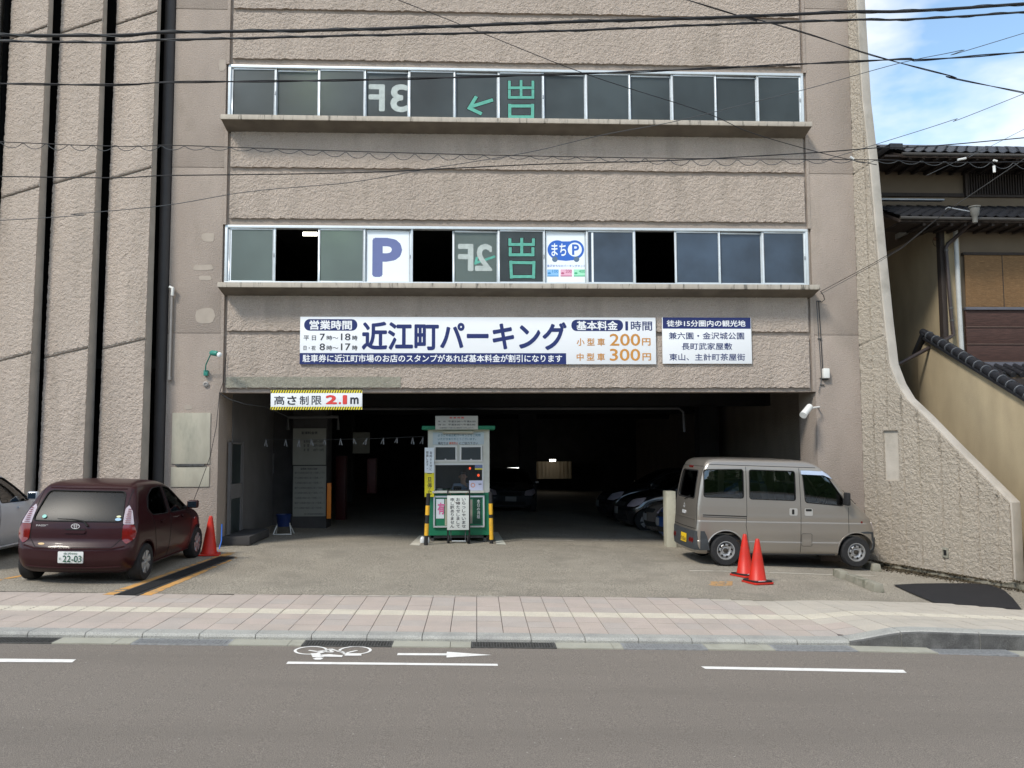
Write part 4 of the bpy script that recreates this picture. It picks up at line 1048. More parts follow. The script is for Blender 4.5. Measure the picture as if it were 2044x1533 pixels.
# clamps and a drooping tag on the messenger wire
for cx1, cy1, cx2, cy2 in ((1697, 313, 1704, 318), (1912, 319, 1928, 316), (1983, 320, 1990, 322)):
    MB().tube([onY(cx1, cy1, -7.6), onY(cx2, cy2, -7.6)], .012, 8).build('clamp', M_box, ms)
MB().tube([onY(1984, 331, -7.6), onY(1985, 344, -7.6)], .014, 8).build('hanging_clamp', M_box, ms)
w = thing('overhead_cable', 'pair of service wires from the lower ledge end up past the old house', 'cable')
pa = onY(1638, 582, .2); mid1, mid2, mid3, e_ = onY(1744, 525, -1.6), onY(1800, 493, -2.6), onY(1890, 421, -4.4), onY(2044, 318, -7)
MB().tube([pa, mid1, mid2, mid3, e_, e_ + (e_ - mid3) * .5], .0055, 5).build('strand', M_cable, w)
MB().tube([pa + Vector((0, 0, -.05)), mid1 + Vector((0, 0, -.035)), mid2 + Vector((0, 0, -.02)), mid3, e_ + Vector((.0, .03, 0)), e_ + (e_ - mid3) * .5], .0045, 5).build('strand', M_cable2, w)
MB().tube([pa, onY(1644, 590, .3), onY(1646, 598, .38), onY(1640, 603, .42), onY(1634, 600, .44), onY(1638, 665, .43), onY(1642, 740, .42)], .008, 6).build('drop_wire', M_cable, w)
MB().tube([onY(1630, 601, .44), onY(1634, 670, .43), onY(1640, 756, .43), onY(1634, 784, .42)], .006, 6).build('drop_wire', M_cable2, w)
for px_, py_ in ((1634, 601), (1636, 676), (1640, 755), (1641, 768)):
    p = onY(px_, py_, .43); MB().box(p.x - .035, p.x + .045, p.y - .01, p.y + .02, p.z - .008, p.z + .008).build('cable_clip', M_iron, w)
w = thing('hanging_wire', 'thin black wire drooping down the left pilaster to the maroon car', 'wire')
MB().tube([onY(452, 705, .42), onY(446, 760, .4), onY(438, 786, .38), onY(432, 850, .3), onY(420, 910, .25), onY(400, 965, .2), onY(383, 1008, .2), onY(378, 1050, .25)], .006, 5).build('wire', M_cable, w, smooth=True)
MB().tube([onY(437, 784, .4), onY(458, 797, .5), onY(490, 807, .7), onY(530, 812, 1.1), onY(575, 832, 2.)], .008, 5).build('wire', M_cable2, w, smooth=True)
hp = MB().tube([onY(443, 1046, .35), onY(442, 1080, .3), onY(437, 1098, .2), (onG(425, 1108, .045)), (onG(405, 1109, .045)), onG(390, 1104, .045), onG(372, 1106, .045)], .012, 8).build('water_hose', mat('blue_hose', (.02, .12, .5), .4, .05), None, smooth=True)
tag(hp, 'blue hose running down the wall corner behind the left cone', 'hose')

# ---------------------------------------------------------------- cones
def cone(x, y, rot, lb, kind=0):
    t = thing('traffic_cone', lb, 'traffic cone', (x, y, gz(x, .034)), (0, -math.atan(GS), rot), group='red traffic cones on the parking lot')
    prof_ = [(.150, .028), (.146, .05), (.135, .06), (.085, .38), (.036, .665), (.031, .69), (.022, .70), (.0, .70)]
    MB().lathe(prof_, seg=28).build('body', M_cone, t, smooth=True)
    P = rrect(-.19, -.19, .19, .19, .05, 4)
    MB().prism(P, lambda u, v, w: (u, v, w), 0, .028).build('base', M_cone, t, bevel=.006)
    if kind:
        rb_ = MB(); n = 4
        P2_ = rrect(-.175, -.175, .175, .175, .05, 4)
        rb_.prism(P2_, lambda u, v, w: (u, v, w + .006 * math.sin(u * 20)), .029, .052); rb_.build('rubber_weight', M_rubber, t, bevel=.006)
        MB().prism([(-.12, -.17), (.02, -.172), (.0, -.155), (-.10, -.15)], lambda u, v, w: (u, v, w), .052, .0555).build('worn_print', M_white_ink, t)
    return t
c = onG(417, 1108, .03); cone(c.x, c.y, .2, 'red cone against the left pilaster beside the maroon car')
c = onG(1487, 1150, .03); cone(c.x, c.y, .5, 'rear one of the two red cones in front of the silver van', 1)
c = onG(1512, 1164, .03); cone(c.x, c.y, .35, 'front one of the two red cones in front of the silver van', 1)
# wheel stops
def stop(p0, p1, lb, h=.135, w=.17):
    a, b = Vector(p0), Vector(p1); d = (b - a); L = d.length; ang = math.atan2(d.y, d.x)
    t = MB(); t.prism([(-w / 2, 0), (w / 2, 0), (w / 2 - .018, h), (-w / 2 + .018, h)], lambda u, v, q: (q, u, v), 0, L)
    o = t.build('wheel_stop', M_blockc, None, bevel=.012); o.location = (a.x, a.y, gz(a.x, .028)); o.rotation_euler = (0, -math.atan(GS), ang); tag(o, lb, 'wheel stop', 'concrete wheel stops by the van')
    return o
p = onG(1755, 1183, .03); q = onG(1697, 1158, .03); stop((p.x, p.y), (q.x, q.y), 'nearest concrete wheel stop block, right of the cones')
p = onG(1686, 1157, .03); q = onG(1668, 1147, .03); q = p + (q - p).normalized() * .46; stop((p.x, p.y), (q.x, q.y), 'middle concrete wheel stop block touching the painted line')
p = onG(1748, 1140, .03); stop((p.x, p.y - .05), (p.x + .06, p.y + .5), 'concrete wheel stop block behind the front tyre of the van')
# cream concrete post behind the van
a = onG(1335, 1092, .03)
t = thing('gate_post', 'short square cream concrete post behind the rear of the van', 'post', (a.x, a.y, gz(a.x)))
MB().box(-.03, .17, 0, .35, 0, 1.22).build('shaft', M_cream, t, bevel=.012); MB().box(.17, .6, .0, .35, 0, .28).build('footing', M_moss, t, bevel=.015)
# small rusty box fitting on the fin wall
p = fin_hit(1888, 1103); t = thing('outlet_box', 'small rusty metal outlet low on the rough fin wall', 'outlet')
fo = lambda u, v, w: (FA.x + FD.x * u + FNm.x * w, FA.y + FD.y * u + FNm.y * w, v)
MB().prism([(p[0] - .06, p[1] - .09), (p[0] + .06, p[1] - .09), (p[0] + .06, p[1] + .09), (p[0] - .06, p[1] + .09)], fo, -.01, .022).build('plate', mat('rusty_plate', (.28, .27, .22), .7, .3, 20), t, bevel=.004)
MB().prism([(p[0] - .03, p[1] - .05), (p[0] + .03, p[1] - .05), (p[0] + .03, p[1] + .05), (p[0] - .03, p[1] + .05)], fo, .022, .026).build('opening', M_black, t)

# ---------------------------------------------------------------- attendant's booth
BY = 2.1
bz = gz(-.35, .03)
bo = thing('attendant_booth', 'small green and white attendant booth standing in the garage entrance', 'booth', (0, 0, 0))
bpx = lambda x, y, Y=BY: (lambda q: (q.x, q.z))(onY(x, y, Y))
X0, _ = bpx(854, 950); X1, _ = bpx(977, 950); _, ZG = bpx(900, 983.5); _, ZT = bpx(900, 857); ZB = bz + .14
D1 = BY + 1.7
# white upper walls with a window opening in front
wz0, wz1 = bpx(900, 980)[1], bpx(900, 928)[1]; wx0, wx1 = bpx(867, 950)[0], bpx(964, 950)[0]
uz0, uz1 = bpx(900, 919)[1], bpx(900, 890)[1]
wb = MB()
wb.box(X0, wx0, BY, BY + .05, ZG, ZT); wb.box(wx1, X1, BY, BY + .05, ZG, ZT); wb.box(wx0, wx1, BY, BY + .05, wz1, uz0)
wb.box(wx0, wx1, BY, BY + .05, uz1, ZT); wb.box(wx0, wx1, BY, BY + .05, ZG, wz0)
xm = bpx(915, 900)[0]; wb.box(xm - .03, xm + .03, BY, BY + .05, uz0, uz1)
wb.build('upper_front_wall', M_white_paint, bo)
for xa, xb in ((X0, X0 + .05), (X1 - .05, X1)):
    s_ = MB(); s_.box(xa, xb, BY + .05, D1, ZG, wz0 + .05); s_.box(xa, xb, BY + .05, D1, wz1, ZT); s_.box(xa, xb, BY + .05, BY + .2, wz0 + .05, wz1); s_.box(xa, xb, D1 - .2, D1, wz0 + .05, wz1)
    s_.build('upper_side_wall', M_white_paint, bo)
box('rear_wall', M_inner, bo, X0 + .05, X1 - .05, D1 - .05, D1, ZB, ZT)
lw = MB(); lw.box(X0 - .004, X1 + .004, BY - .004, D1, ZB, ZG); lw.build('green_base', M_green_paint, bo, bevel=.006)
rx0, rx1 = bpx(842, 855, BY - .2)[0], bpx(988, 855, BY - .2)[0]
MB().box(rx0, rx1, BY - .2, D1 + .15, bpx(900, 857.5, BY - .2)[1], bpx(900, 850, BY - .2)[1]).build('roof', M_green_paint, bo, bevel=.006)
def frame(t, a, b, c, d, w, y0, y1, m, name='window_frame'):
    f = MB(); f.box(a, c, y0, y1, d - w, d); f.box(a, c, y0, y1, b, b + w); f.box(a, a + w, y0, y1, b + w, d - w); f.box(c - w, c, y0, y1, b + w, d - w)
    return f.build(name, m, t, bevel=.003)
G_booth = glass_mat('booth_glass', (.85, .87, .86), .02, 1.4)
for xa, xb in ((866, 912.5), (917.5, 963)):
    a, b = bpx(xa, 921.5), bpx(xb, 889); fw = frame(bo, a[0], a[1], b[0], b[1], .038, BY - .03, BY + .005, M_box)
    MB().box(a[0] + .038, b[0] - .038, BY - .01, BY - .005, a[1] + .038, b[1] - .038).build('pane', M_glassA, fw)
    MB().lathe([(.02, 0), (.02, .02), (0, .02)], ((a[0] + b[0]) / 2, BY - .05, a[1] + .045), 'y', 10).build('catch', M_box, fw)
a, b = bpx(866, 982), bpx(965, 925); fw = frame(bo, a[0], a[1], b[0], b[1], .03, BY - .02, BY + .005, M_box)
MB().box(a[0] + .03, b[0] - .03, BY - .006, BY - .001, a[1] + .03, b[1] - .03).build('pane', G_booth, fw)
a, b = bpx(863, 984.5, BY - .12), bpx(966, 979.5, BY - .12); MB().box(a[0], b[0], BY - .12, BY - .0045, a[1], b[1]).build('counter', M_white_paint, bo, bevel=.004)
MB().tube([(bpx(884, 862)[0], BY - .1, bpx(884, 862)[1]), (bpx(945, 862)[0], BY - .1, bpx(884, 862)[1])], .042, 10).build('front_lamp', mat('lamp_diffuser', (.45, .44, .36), .5, .05), bo, smooth=True)
for q in (X0 + .1, X1 - .1): MB().box(q - .03, q + .03, BY + .05, BY + .15, bz, ZB).build('foot', M_iron, bo)
box('skid', M_iron, bo, X0 + .05, X1 - .05, BY + .05, BY + .12, ZB - .06, ZB)
# notice case on the green front
a, b = bpx(865, 1053, BY - .03), bpx(967, 989, BY - .03)
nc = thing('notice_case', 'silver framed notice case on the green front of the booth', 'notice case')
frame(nc, a[0], a[1], b[0], b[1], .035, BY - .06, BY - .012, M_alu, 'case_frame')
box('backing', M_green_paint, nc, a[0] + .03, b[0] - .03, BY - .03, BY - .02, a[1] + .03, b[1] - .03)
FB = lambda Y: (lambda u, v, w: (u, Y - w, v))
for (xa, ya, xb, yb, m, nm) in ((870.5, 1035, 886.5, 996, M_poster, 'white_notice'), (888, 1049, 892, 996, M_cream, 'paper_strip'), (937, 1045, 943, 997, mat('grey_board', (.3, .28, .25), .7, .1), 'grey_notice'), (944.5, 1046, 961, 994, mat('chalk_board', (.01, .07, .04), .6, .15, 30), 'green_board')):
    p_, q_ = bpx(xa, ya, BY - .034), bpx(xb, yb, BY - .034); box(nm, m, nc, p_[0], q_[0], BY - .036, BY - .03, p_[1], q_[1])
def TB(s, t, xa, ya, xb, yb, m, Y, **k): p_, q_ = bpx(xa, yb, Y), bpx(xb, ya, Y); return lettering(s, m, t, p_[0], p_[1], q_[0], q_[1], FB(Y), **k)
TB('有', nc, 873.5, 1003, 888, 1027, mat('pink_ink', (.75, .16, .36), .5, .02), BY - .038, bold=.04)
TB('本日の月極', nc, 952, 997, 958, 1035, M_white_ink, BY - .038, vertical=True)
# top hours sign
hs2 = thing('hours_sign', 'white opening hours board standing on the booth roof', 'sign')
TY = BY - .24; p_, q_ = bpx(869, 857.5, TY), bpx(954, 830, TY); MB().box(p_[0], q_[0], TY, TY + .03, p_[1], q_[1]).build('board', mat('board_offwhite', (.52, .52, .48), .6, .04), hs2, bevel=.003)
K = lambda x, y: (820 + x / 10.22, 810 + y / 10.22)
def TK(s, t, a, b, m, Y, **k): (xa, ya), (xb, yb) = K(*a), K(*b); return TB(s, t, xa, ya, xb, yb, m, Y, **k)
TK('営 業 時 間', hs2, (790, 225), (1085, 262), M_red_ink, TY - .001, bold=.03)
TK('平　日', hs2, (555, 308), (705, 334), M_dark_ink, TY - .001, bold=.03); TK('午前7:00～午後6:00', hs2, (765, 296), (1320, 342), M_dark_ink, TY - .001, bold=.015)
TK('日曜・祝日', hs2, (555, 372), (705, 402), M_dark_ink, TY - .001, bold=.02); TK('午前8:00～午後5:00', hs2, (765, 362), (1315, 406), M_dark_ink, TY - .001, bold=.015)
TK('※営業時間外ご利用の方は事務局までお申し出下さい', hs2, (585, 436), (1290, 466), M_dark_ink, TY - .001, bold=.01)
# welcome banner
wbn = thing('welcome_sign', 'pale blue welcome notice above the booth windows', 'sign')
WYb = BY - .012; p_, q_ = bpx(864, 887.5, WYb), bpx(966, 863, WYb); box('board', mat('pale_blue_board', (.50, .58, .62), .5, .03), wbn, p_[0], q_[0], WYb, WYb + .010, p_[1], q_[1])
TK('ようこそ近江町パーキングをご利用', wbn, (552, 572), (1420, 630), mat('teal_ink', (.03, .16, .24), .5), WYb - .001, bold=.01)
TK('いただきありがとうございます。', wbn, (552, 650), (1330, 704), mat('teal_ink', (.03, .16, .24)), WYb - .001, bold=.01)
TK('場内では', wbn, (552, 735), (765, 795), M_dark_ink, WYb - .001, bold=.01); TK('事故防止', wbn, (780, 735), (965, 790), mat('orange_red_ink', (.7, .15, .05)), WYb - .001, bold=.02)
TK('にご協力下さい', wbn, (985, 735), (1370, 792), M_dark_ink, WYb - .001, bold=.01)
# vertical stop sign
vsn = thing('stop_sign', 'narrow vertical sign, white above and yellow below, on the left corner of the booth', 'sign')
VY = BY - .10
for ya, yb, m, nm in ((944, 893.5, M_poster, 'white_board'), (992, 944, M_yellow, 'yellow_board')):
    p_, q_ = bpx(847.5, ya, VY), bpx(866.5, yb, VY); box(nm, m, vsn, p_[0], q_[0], VY, VY + .02, p_[1] + .001, q_[1])
box('bracket', M_iron, vsn, p_[0] + .05, p_[0] + .09, VY + .02, BY - .001, p_[1] + .3, p_[1] + .34)
TB('閉鎖します。', vsn, 850.5, 901, 855.5, 936, M_dark_ink, VY - .001, vertical=True, bold=.01); TB('毎時00分に', vsn, 857.5, 901, 862.5, 939, M_dark_ink, VY - .001, vertical=True, bold=.01)
TB('一旦停止', vsn, 853, 944.5, 862, 987, M_dark_ink, VY - .001, vertical=True, bold=.02)
# stickers on the window
st = thing('window_notice', 'white paper with an orange ring at the lower right of the booth window', 'notice')
p_, q_ = bpx(936.5, 979, BY - .028), bpx(964, 959, BY - .028); box('sheet', mat('lilac_paper', (.66, .66, .80), .6, .02), st, p_[0], q_[0], BY - .028, BY - .024, p_[1], q_[1])
cxx, czz = bpx(944, 968.5, BY - .03); mb = MB(); n = 24
for k in range(n):
    a_, b_ = 2 * math.pi * k / n, 2 * math.pi * (k + 1) / n; mb.quad(*[(cxx + r * math.cos(t_), BY - .0295, czz + r * math.sin(t_)) for t_, r in ((a_, .05), (b_, .05), (b_, .03), (a_, .03))])
mb.build('orange_ring', mat('salmon_ink', (.75, .35, .25), .6), st); TB('駐車', st, 955.5, 965, 961, 968, M_dark_ink, BY - .0295, bold=.02)
st = thing('window_sticker', 'small blue and yellow sticker at the top right of the booth window', 'sticker')
p_, q_ = bpx(948, 937.5, BY - .028), bpx(963, 928, BY - .028); box('blue_field', mat('grey_blue_ink', (.15, .19, .35), .5, .3, 80), st, p_[0], q_[0], BY - .028, BY - .024, p_[1], q_[1])
MB().box(p_[0], q_[0], BY - .0290, BY - .0282, p_[1], p_[1] + .03).build('yellow_strip', M_yellow, st)
# red pilot lights inside
for px_, py_, r_p in ((938, 935, .022), (955, 949, .026)):
    p = onY(px_, py_, BY + .5); o = MB().lathe([(0, -.03), (r_p, -.015), (r_p, .02), (0, .035)], tuple(p), seg=12).build('signal_lamp', mat('red_glow', (.8, .05, .02), .4, 0, emit=(1, .10, .03), es=1.4), None, smooth=True)
    tag(o, 'small glowing red lamp inside the booth, ' + ('upper left one' if px_ == 938 else 'lower right one'), 'lamp')
# clutter on the counter
o = MB().box(*(lambda a, b: (a[0], b[0], BY + .1, BY + .3, a[1], b[1]))(bpx(905, 979, BY + .1), bpx(921, 971, BY + .1))).build('cash_register', M_rubber, None, bevel=.02); tag(o, 'low dark register on the counter in front of the attendant', 'register')
o = MB().box(*(lambda a, b: (a[0], b[0], BY + .05, BY + .2, a[1], b[1]))(bpx(873, 980, BY + .05), bpx(883, 975.5, BY + .05))).build('tissue_box', M_box, None, bevel=.015); tag(o, 'small white box at the left end of the booth counter', 'box')

# attendant: a seated man, skinned skeleton
def skin_body(name, verts, edges, radii, m, parent, root=0, sub=2, loc=(0, 0, 0)):
    me = bpy.data.meshes.new(name); me.from_pydata(verts, edges, []); o = bpy.data.objects.new(name, me); col.objects.link(o)
    sk = o.modifiers.new('s', 'SKIN'); sk.use_smooth_shade = True
    for i, r in enumerate(radii):
        v = me.skin_vertices[0].data[i]; v.radius = r if isinstance(r, tuple) else (r, r); v.use_root = (i == root)
    ss = o.modifiers.new('u', 'SUBSURF'); ss.levels = sub; ss.render_levels = sub
    dg = bpy.context.evaluated_depsgraph_get(); me2 = bpy.data.meshes.new_from_object(o.evaluated_get(dg)); bpy.data.objects.remove(o)
    for p_ in me2.polygons: p_.use_smooth = True
    return link_mesh(name, me2, parent, m)
hx, hz = bpx(924, 951, BY + .62)
pe = thing('person', 'grey haired man in a blue grey shirt sitting inside the booth, hand at chin', 'person', (hx, BY + .62, hz), (0, 0, 0))
M_skin = mat('skin', (.46, .28, .20), .6, .06); M_shirt = mat('blue_grey_shirt', (.20, .25, .34), .85, .08)
hd = [(0, .02, -.62), (0, .02, -.36), (0, .01, -.22), (-.17, .02, -.21), (-.25, -.02, -.42), (-.12, -.24, -.50), (.17, .02, -.21), (.26, -.04, -.44), (.12, -.18, -.26), (.04, -.17, -.15)]
body_ = skin_body('shirt', hd, [(0, 1), (1, 2), (2, 3), (3, 4), (4, 5), (2, 6), (6, 7), (7, 8)][:8], [(.17, .12), (.19, .13), (.13, .10), .075, .055, .04, .075, .055, .04, .03][:10], M_shirt, pe) if False else None
vb = hd[:9]
skin_body('shirt', vb, [(0, 1), (1, 2), (2, 3), (3, 4), (4, 5), (2, 6), (6, 7), (7, 8)], [(.16, .12), (.18, .13), (.12, .10), .075, .055, .042, .075, .055, .042], M_shirt, pe)
skin_body('head', [(0, .0, -.20), (0, -.005, -.13), (0, -.015, -.09), (0, 0, -.01), (0, .01, .06)], [(0, 1), (1, 2), (2, 3), (3, 4)], [.055, .055, .062, .083, .07], M_skin, pe)
skin_body('hair', [(0, .035, .0), (0, .03, .065), (0, .02, .1)], [(0, 1), (1, 2)], [.082, .082, .05], mat('grey_hair', (.09, .085, .08), .9, .2, 60), pe)
skin_body('nose', [(0, -.082, .01), (0, -.10, -.02), (0, -.092, -.035)], [(0, 1), (1, 2)], [.010, .014, .012], M_skin, pe, sub=1)
for sx_ in (-1, 1):
    MB().lathe([(0, -.011), (.012, 0), (0, .011)], (sx_ * .031, -.079, .012), seg=10).build('eye', M_dark_ink, pe, smooth=True)
    MB().lathe([(0, -.03), (.016, -.01), (.018, .01), (0, .03)], (sx_ * .083, .0, -.01), seg=8).build('ear', M_skin, pe, smooth=True)
MB().box(-.022, .022, -.088, -.078, -.052, -.046).build('mouth', mat('lip', (.22, .08, .06), .6), pe)
# hand at the chin: palm and five bent fingers
skin_body('hand', [(.10, -.175, -.235), (.075, -.165, -.20), (.05, -.15, -.16)], [(0, 1), (1, 2)], [(.025, .02), (.034, .018), (.03, .014)], M_skin, pe)
for k, (dx, L) in enumerate(((.0, .06), (.016, .07), (.032, .065), (.047, .05))):
    skin_body('finger', [(.03 + dx, -.15, -.165), (.022 + dx * .9, -.145, -.165 + L * .55), (.012 + dx * .8, -.118, -.165 + L * .9)], [(0, 1), (1, 2)], [.0095, .009, .008], M_skin, pe, sub=1)
skin_body('thumb', [(.06, -.15, -.195), (.03, -.135, -.185), (.008, -.115, -.155)], [(0, 1), (1, 2)], [.012, .011, .009], M_skin, pe, sub=1)

# hand cart with the hanging apology board
ht = thing('hand_cart', 'black folding hand cart standing in front of the booth', 'hand cart')
HYc = BY - .32
q = lambda x, y, Y=HYc: Vector((bpx(x, y, Y)[0], Y, bpx(x, y, Y)[1]))
for x_ in (894, 937): MB().tube([q(x_, 977), q(x_, 1085)], .017, 8).build('upright', M_cable, ht, smooth=True)
MB().tube([q(894, 979), q(937, 979)], .012, 8).build('handle', M_cable, ht, smooth=True)
MB().tube([q(902, 1080), q(930, 1080)], .01, 8).build('axle', M_alu, ht)
MB().tube([q(900, 1058), q(900, 1080)], .01, 8).build('inner_rail', M_cable2, ht); MB().tube([q(929, 1058), q(929, 1080)], .01, 8).build('inner_rail', M_cable2, ht)
for x_ in (896, 934):
    p = q(x_, 1080); rw = .085; 
    MB().lathe([(rw - .02, -.018), (rw, -.012), (rw, .012), (rw - .02, .018), (rw - .02, -.018)], (p.x, p.y - .0, gz(p.x, .034) + rw), 'x', 20, caps=False).build('wheel', M_rubber, ht, smooth=True)
    MB().lathe([(rw - .02, -.008), (0, -.008), (0, .008), (rw - .02, .008)], (p.x, p.y, gz(p.x, .034) + rw), 'x', 14).build('wheel_disc', M_cable2, ht)
ab = thing('hanging_board', 'white board of vertical black writing hung by a cord on the hand cart', 'sign')
AYb = HYc - .06; p_, q_ = bpx(892.5, 1058, AYb), bpx(936, 989, AYb); MB().box(p_[0], q_[0], AYb, AYb + .018, p_[1], q_[1]).build('board', mat('board_grey_white', (.55, .58, .56), .6, .03), ab, bevel=.003)
MB().tube([q(896, 981), Vector((bpx(908, 1000, AYb - .006)[0], AYb - .006, bpx(908, 1000)[1])), Vector((bpx(915, 1004, AYb - .006)[0], AYb - .006, bpx(908, 1003)[1])), q(935, 981)], .004, 5).build('cord', mat('brown_cord', (.16, .09, .05), .8), ab)
k2 = lambda x, y: (820 + x / 9.58, 940 + y / 9.58)
for s_, x_ in (('いらっしゃいませ', 1012), ('お待たせしまして', 903), ('申し訳ありません', 792)):
    (xa, ya), (xb, yb) = k2(x_ - 40, 515), k2(x_ + 42, 1088); TB(s_, ab, xa, ya, xb, yb, M_dark_ink, AYb - .001, vertical=True, bold=.02)
# striped guard posts
def spost(px_t, px_b, y_t, y_b, bands, lb, Y):
    g_ = onG(px_b, y_b, .03); A_ = Vector((g_.x, g_.y, gz(g_.x, .03))); zt_ = onY(px_t, y_t, g_.y)
    t = thing('guard_post', lb, 'guard post', tuple(A_)); T_ = zt_ - A_
    MB().tube([(0, 0, -.02), tuple(T_)], .042, 14).build('post', M_rubber, t, smooth=True)
    for ya, yb in bands:
        f0, f1 = (y_b - yb) / (y_b - y_t), (y_b - ya) / (y_b - y_t); MB().tube([tuple(T_ * f0), tuple(T_ * f1)], .0445, 14).build('yellow_band', M_yel_paint, t, smooth=True)
    return t
spost(855, 850, 985, 1088, ((1009, 1028), (1045, 1069)), 'black and yellow guard post at the left corner of the booth', 0)
spost(979, 981, 982, 1085, ((1005, 1027), (1034, 1077)), 'black and yellow guard post at the right corner of the booth', 0)
for px_, s_ in ((844, 1), (853, 1.25)):
    g_ = onG(px_, 1083, .03); mb = MB(); mb.lathe([(0, 0), (.05, .01), (.06 , .06), (.045, .12), (.02, .14), (0, .15)], (g_.x, g_.y - .12, gz(g_.x, .03)), seg=14)
    o = mb.build('water_bottle', mat('pet_bottle', (.6, .62, .62), .2, .1, 30), None, smooth=True); tag(o, 'small whitish bottle by the foot of the left guard post, ' + ('left one' if px_ == 844 else 'right one'), 'bottle')
# stand with a blue bag inside on the left
g_ = onG(566, 1066, .03); t = thing('bucket_stand', 'white folding stand with a blue bucket inside left of the notice column', 'stand', (g_.x, g_.y, gz(g_.x, .03)))
MB().lathe([(0, .16), (.13, .17), (.17, .42), (.18, .44), (.16, .44), (.12, .2), (0, .2)], seg=18).build('bucket', mat('dim_blue_plastic', (.006, .02, .09), .45, .1), t, smooth=True)
for sx_ in (-1, 1): MB().tube([(sx_ * .2, -.15, 0), (sx_ * .1, .1, .34)], .012, 6).build('leg', M_box, t); MB().tube([(sx_ * .2, .15, 0), (sx_ * .1, -.1, .34)], .012, 6).build('leg', M_box, t)
MB().tube([(-.2, -.15, .01), (.2, -.15, .01)], .012, 6).build('rail', M_box, t)
# office window slits inside left
t = thing('louvre_window', 'small dim window with a pale upright inside the garage on the left', 'window')
a, b = onY(531, 945, 4.7), onY(546, 905, 4.7); box('frame', M_innerwall, t, b.x - .03, b.x, 4.72, 4.78, a.z, b.z); box('glass', M_glassA, t, a.x, b.x - .031, 4.74, 4.76, a.z, b.z)

# ---------------------------------------------------------------- the old wooden house on the right
M_pl = mat('ochre_plaster', (.385, .315, .205), .9, .10, 2.2, .25, 40, dirt=(.28, .23, .16), dscale=1.3, damt=.4, stretch=(2, 1, .5))
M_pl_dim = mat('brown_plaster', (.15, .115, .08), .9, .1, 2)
M_tile = mat('black_roof_tile', (.018, .019, .023), .42, .35, 9, .2, 60, spec=.45)
M_wood = mat('dark_wood', (.035, .026, .022), .75, .3, 6, .2, 40, stretch=(6, 6, .6))
M_plank = mat('red_brown_plank', (.055, .026, .02), .7, .35, 5, .3, 40, stretch=(.8, 6, 9))
M_bamboo = mat('reed_blind', (.19, .105, .045), .8, .22, 3, .5, 60, stretch=(1.5, 5, 60), dirt=(.5, .33, .17), dscale=6, damt=.7)
M_zinc = mat('grey_flashing', (.32, .34, .36), .45, .1)
hs_ = thing('wooden_house', 'old wooden house with black tiled roofs and a reed blind behind the ochre wall', 'house')
HX, HYf = 10.25, 1.6
def hz_(py, Y, px=1950): return onY(px, py, Y).z
box('side_wall', M_pl, hs_, HX, HX + .15, HYf, 9, -.5, 6.9); box('side_wall', M_pl_dim, hs_, HX, HX + .15, 2.42, 9, 6.9, 8.3); box('side_wall', M_pl_dim, hs_, HX, HX + .15, HYf, 2.24, 6.9, 7.15)
z_bl1, z_bl0, z_pk0 = hz_(510, HYf), hz_(614, HYf), hz_(722, HYf)
px_x = lambda px, Y: onY(px, 600, Y).x
xb = px_x(1922, HYf)
box('front_wall', M_pl_dim, hs_, xb + .0, 15, HYf + .04, HYf + .2, 2.0, 7.3)
box('corner_wall', M_pl, hs_, HX + .15, xb - .01, HYf + .02, HYf + .2, 2.0, 6.9)
MB().box(HX - .02, HX + .09, HYf - .03, HYf + .12, 2., 6.9).build('corner_post', M_wood, hs_, bevel=.006)
box('rear_wing_wall', M_pl_dim, hs_, 8.1, HX, 8.8, 8.95, -.5, 9.6)
# blind with slats
bm_ = box('reed_blind', M_bamboo, hs_, xb + .06, 14, HYf - .03, HYf - .01, z_bl0 + .01, z_bl1)
bm_['label'] = 'weathered reed blind'
sl = MB(); n = 44
for k in range(n):
    z_ = z_bl0 + .02 + (z_bl1 - z_bl0 - .03) * k / n; sl.box(xb + .07, 13.9, HYf - .036, HYf - .0301, z_, z_ + .014)
sl.build('blind_reeds', M_bamboo, hs_)['kind'] = 'stuff'
for xx in (xb + .9, xb + 2.2): box('blind_cord', M_cable, hs_, xx, xx + .012, HYf - .042, HYf - .037, z_bl0, z_bl1)
MB().box(xb + .02, 15, HYf - .06, HYf + .03, z_bl1, z_bl1 + .06).build('rail', M_wood, hs_, bevel=.004)
MB().box(xb + .02, 15, HYf - .08, HYf + .03, z_bl0 - .06, z_bl0).build('rail', mat('sill_grey', (.10, .10, .12), .6), hs_, bevel=.004)
zz_ = z_bl0 - .065
for k in range(3):
    h_ = (z_bl0 - z_pk0 - .06) / 3; MB().box(xb + .03, 15, HYf - .03 - .0, HYf + .03, zz_ - h_ + .02, zz_).build('plank', M_plank, hs_, bevel=.004)
    MB().box(xb + .03, 15, HYf - .05, HYf + .03, zz_ - h_ , zz_ - h_ + .018).build('batten', mat('batten_brown', (.12, .08, .065), .6, .1), hs_, bevel=.003)
    zz_ -= h_
MB().box(xb, 15, HYf - .08, HYf + .03, zz_ - .16, zz_ - .01).build('floor_beam', mat('sill_grey', (.10, .10, .12)), hs_, bevel=.006)
# white board under the eaves, side
a = onX(1815, 430, HX - .02)
MB().prism([(HYf - .02, hz_(438, HYf, 1897)), (HYf - .02, hz_(438, HYf, 1897) + .12), (3.4, hz_(438, HYf, 1897) + .12), (3.4, hz_(438, HYf, 1897))], lambda u, v, w: (w, u, v), HX - .06, HX - .02).build('fascia_board', mat('grey_fascia', (.42, .42, .38), .7, .1, 4, dirt=(.2, .19, .16), dscale=4, damt=.6), hs_)
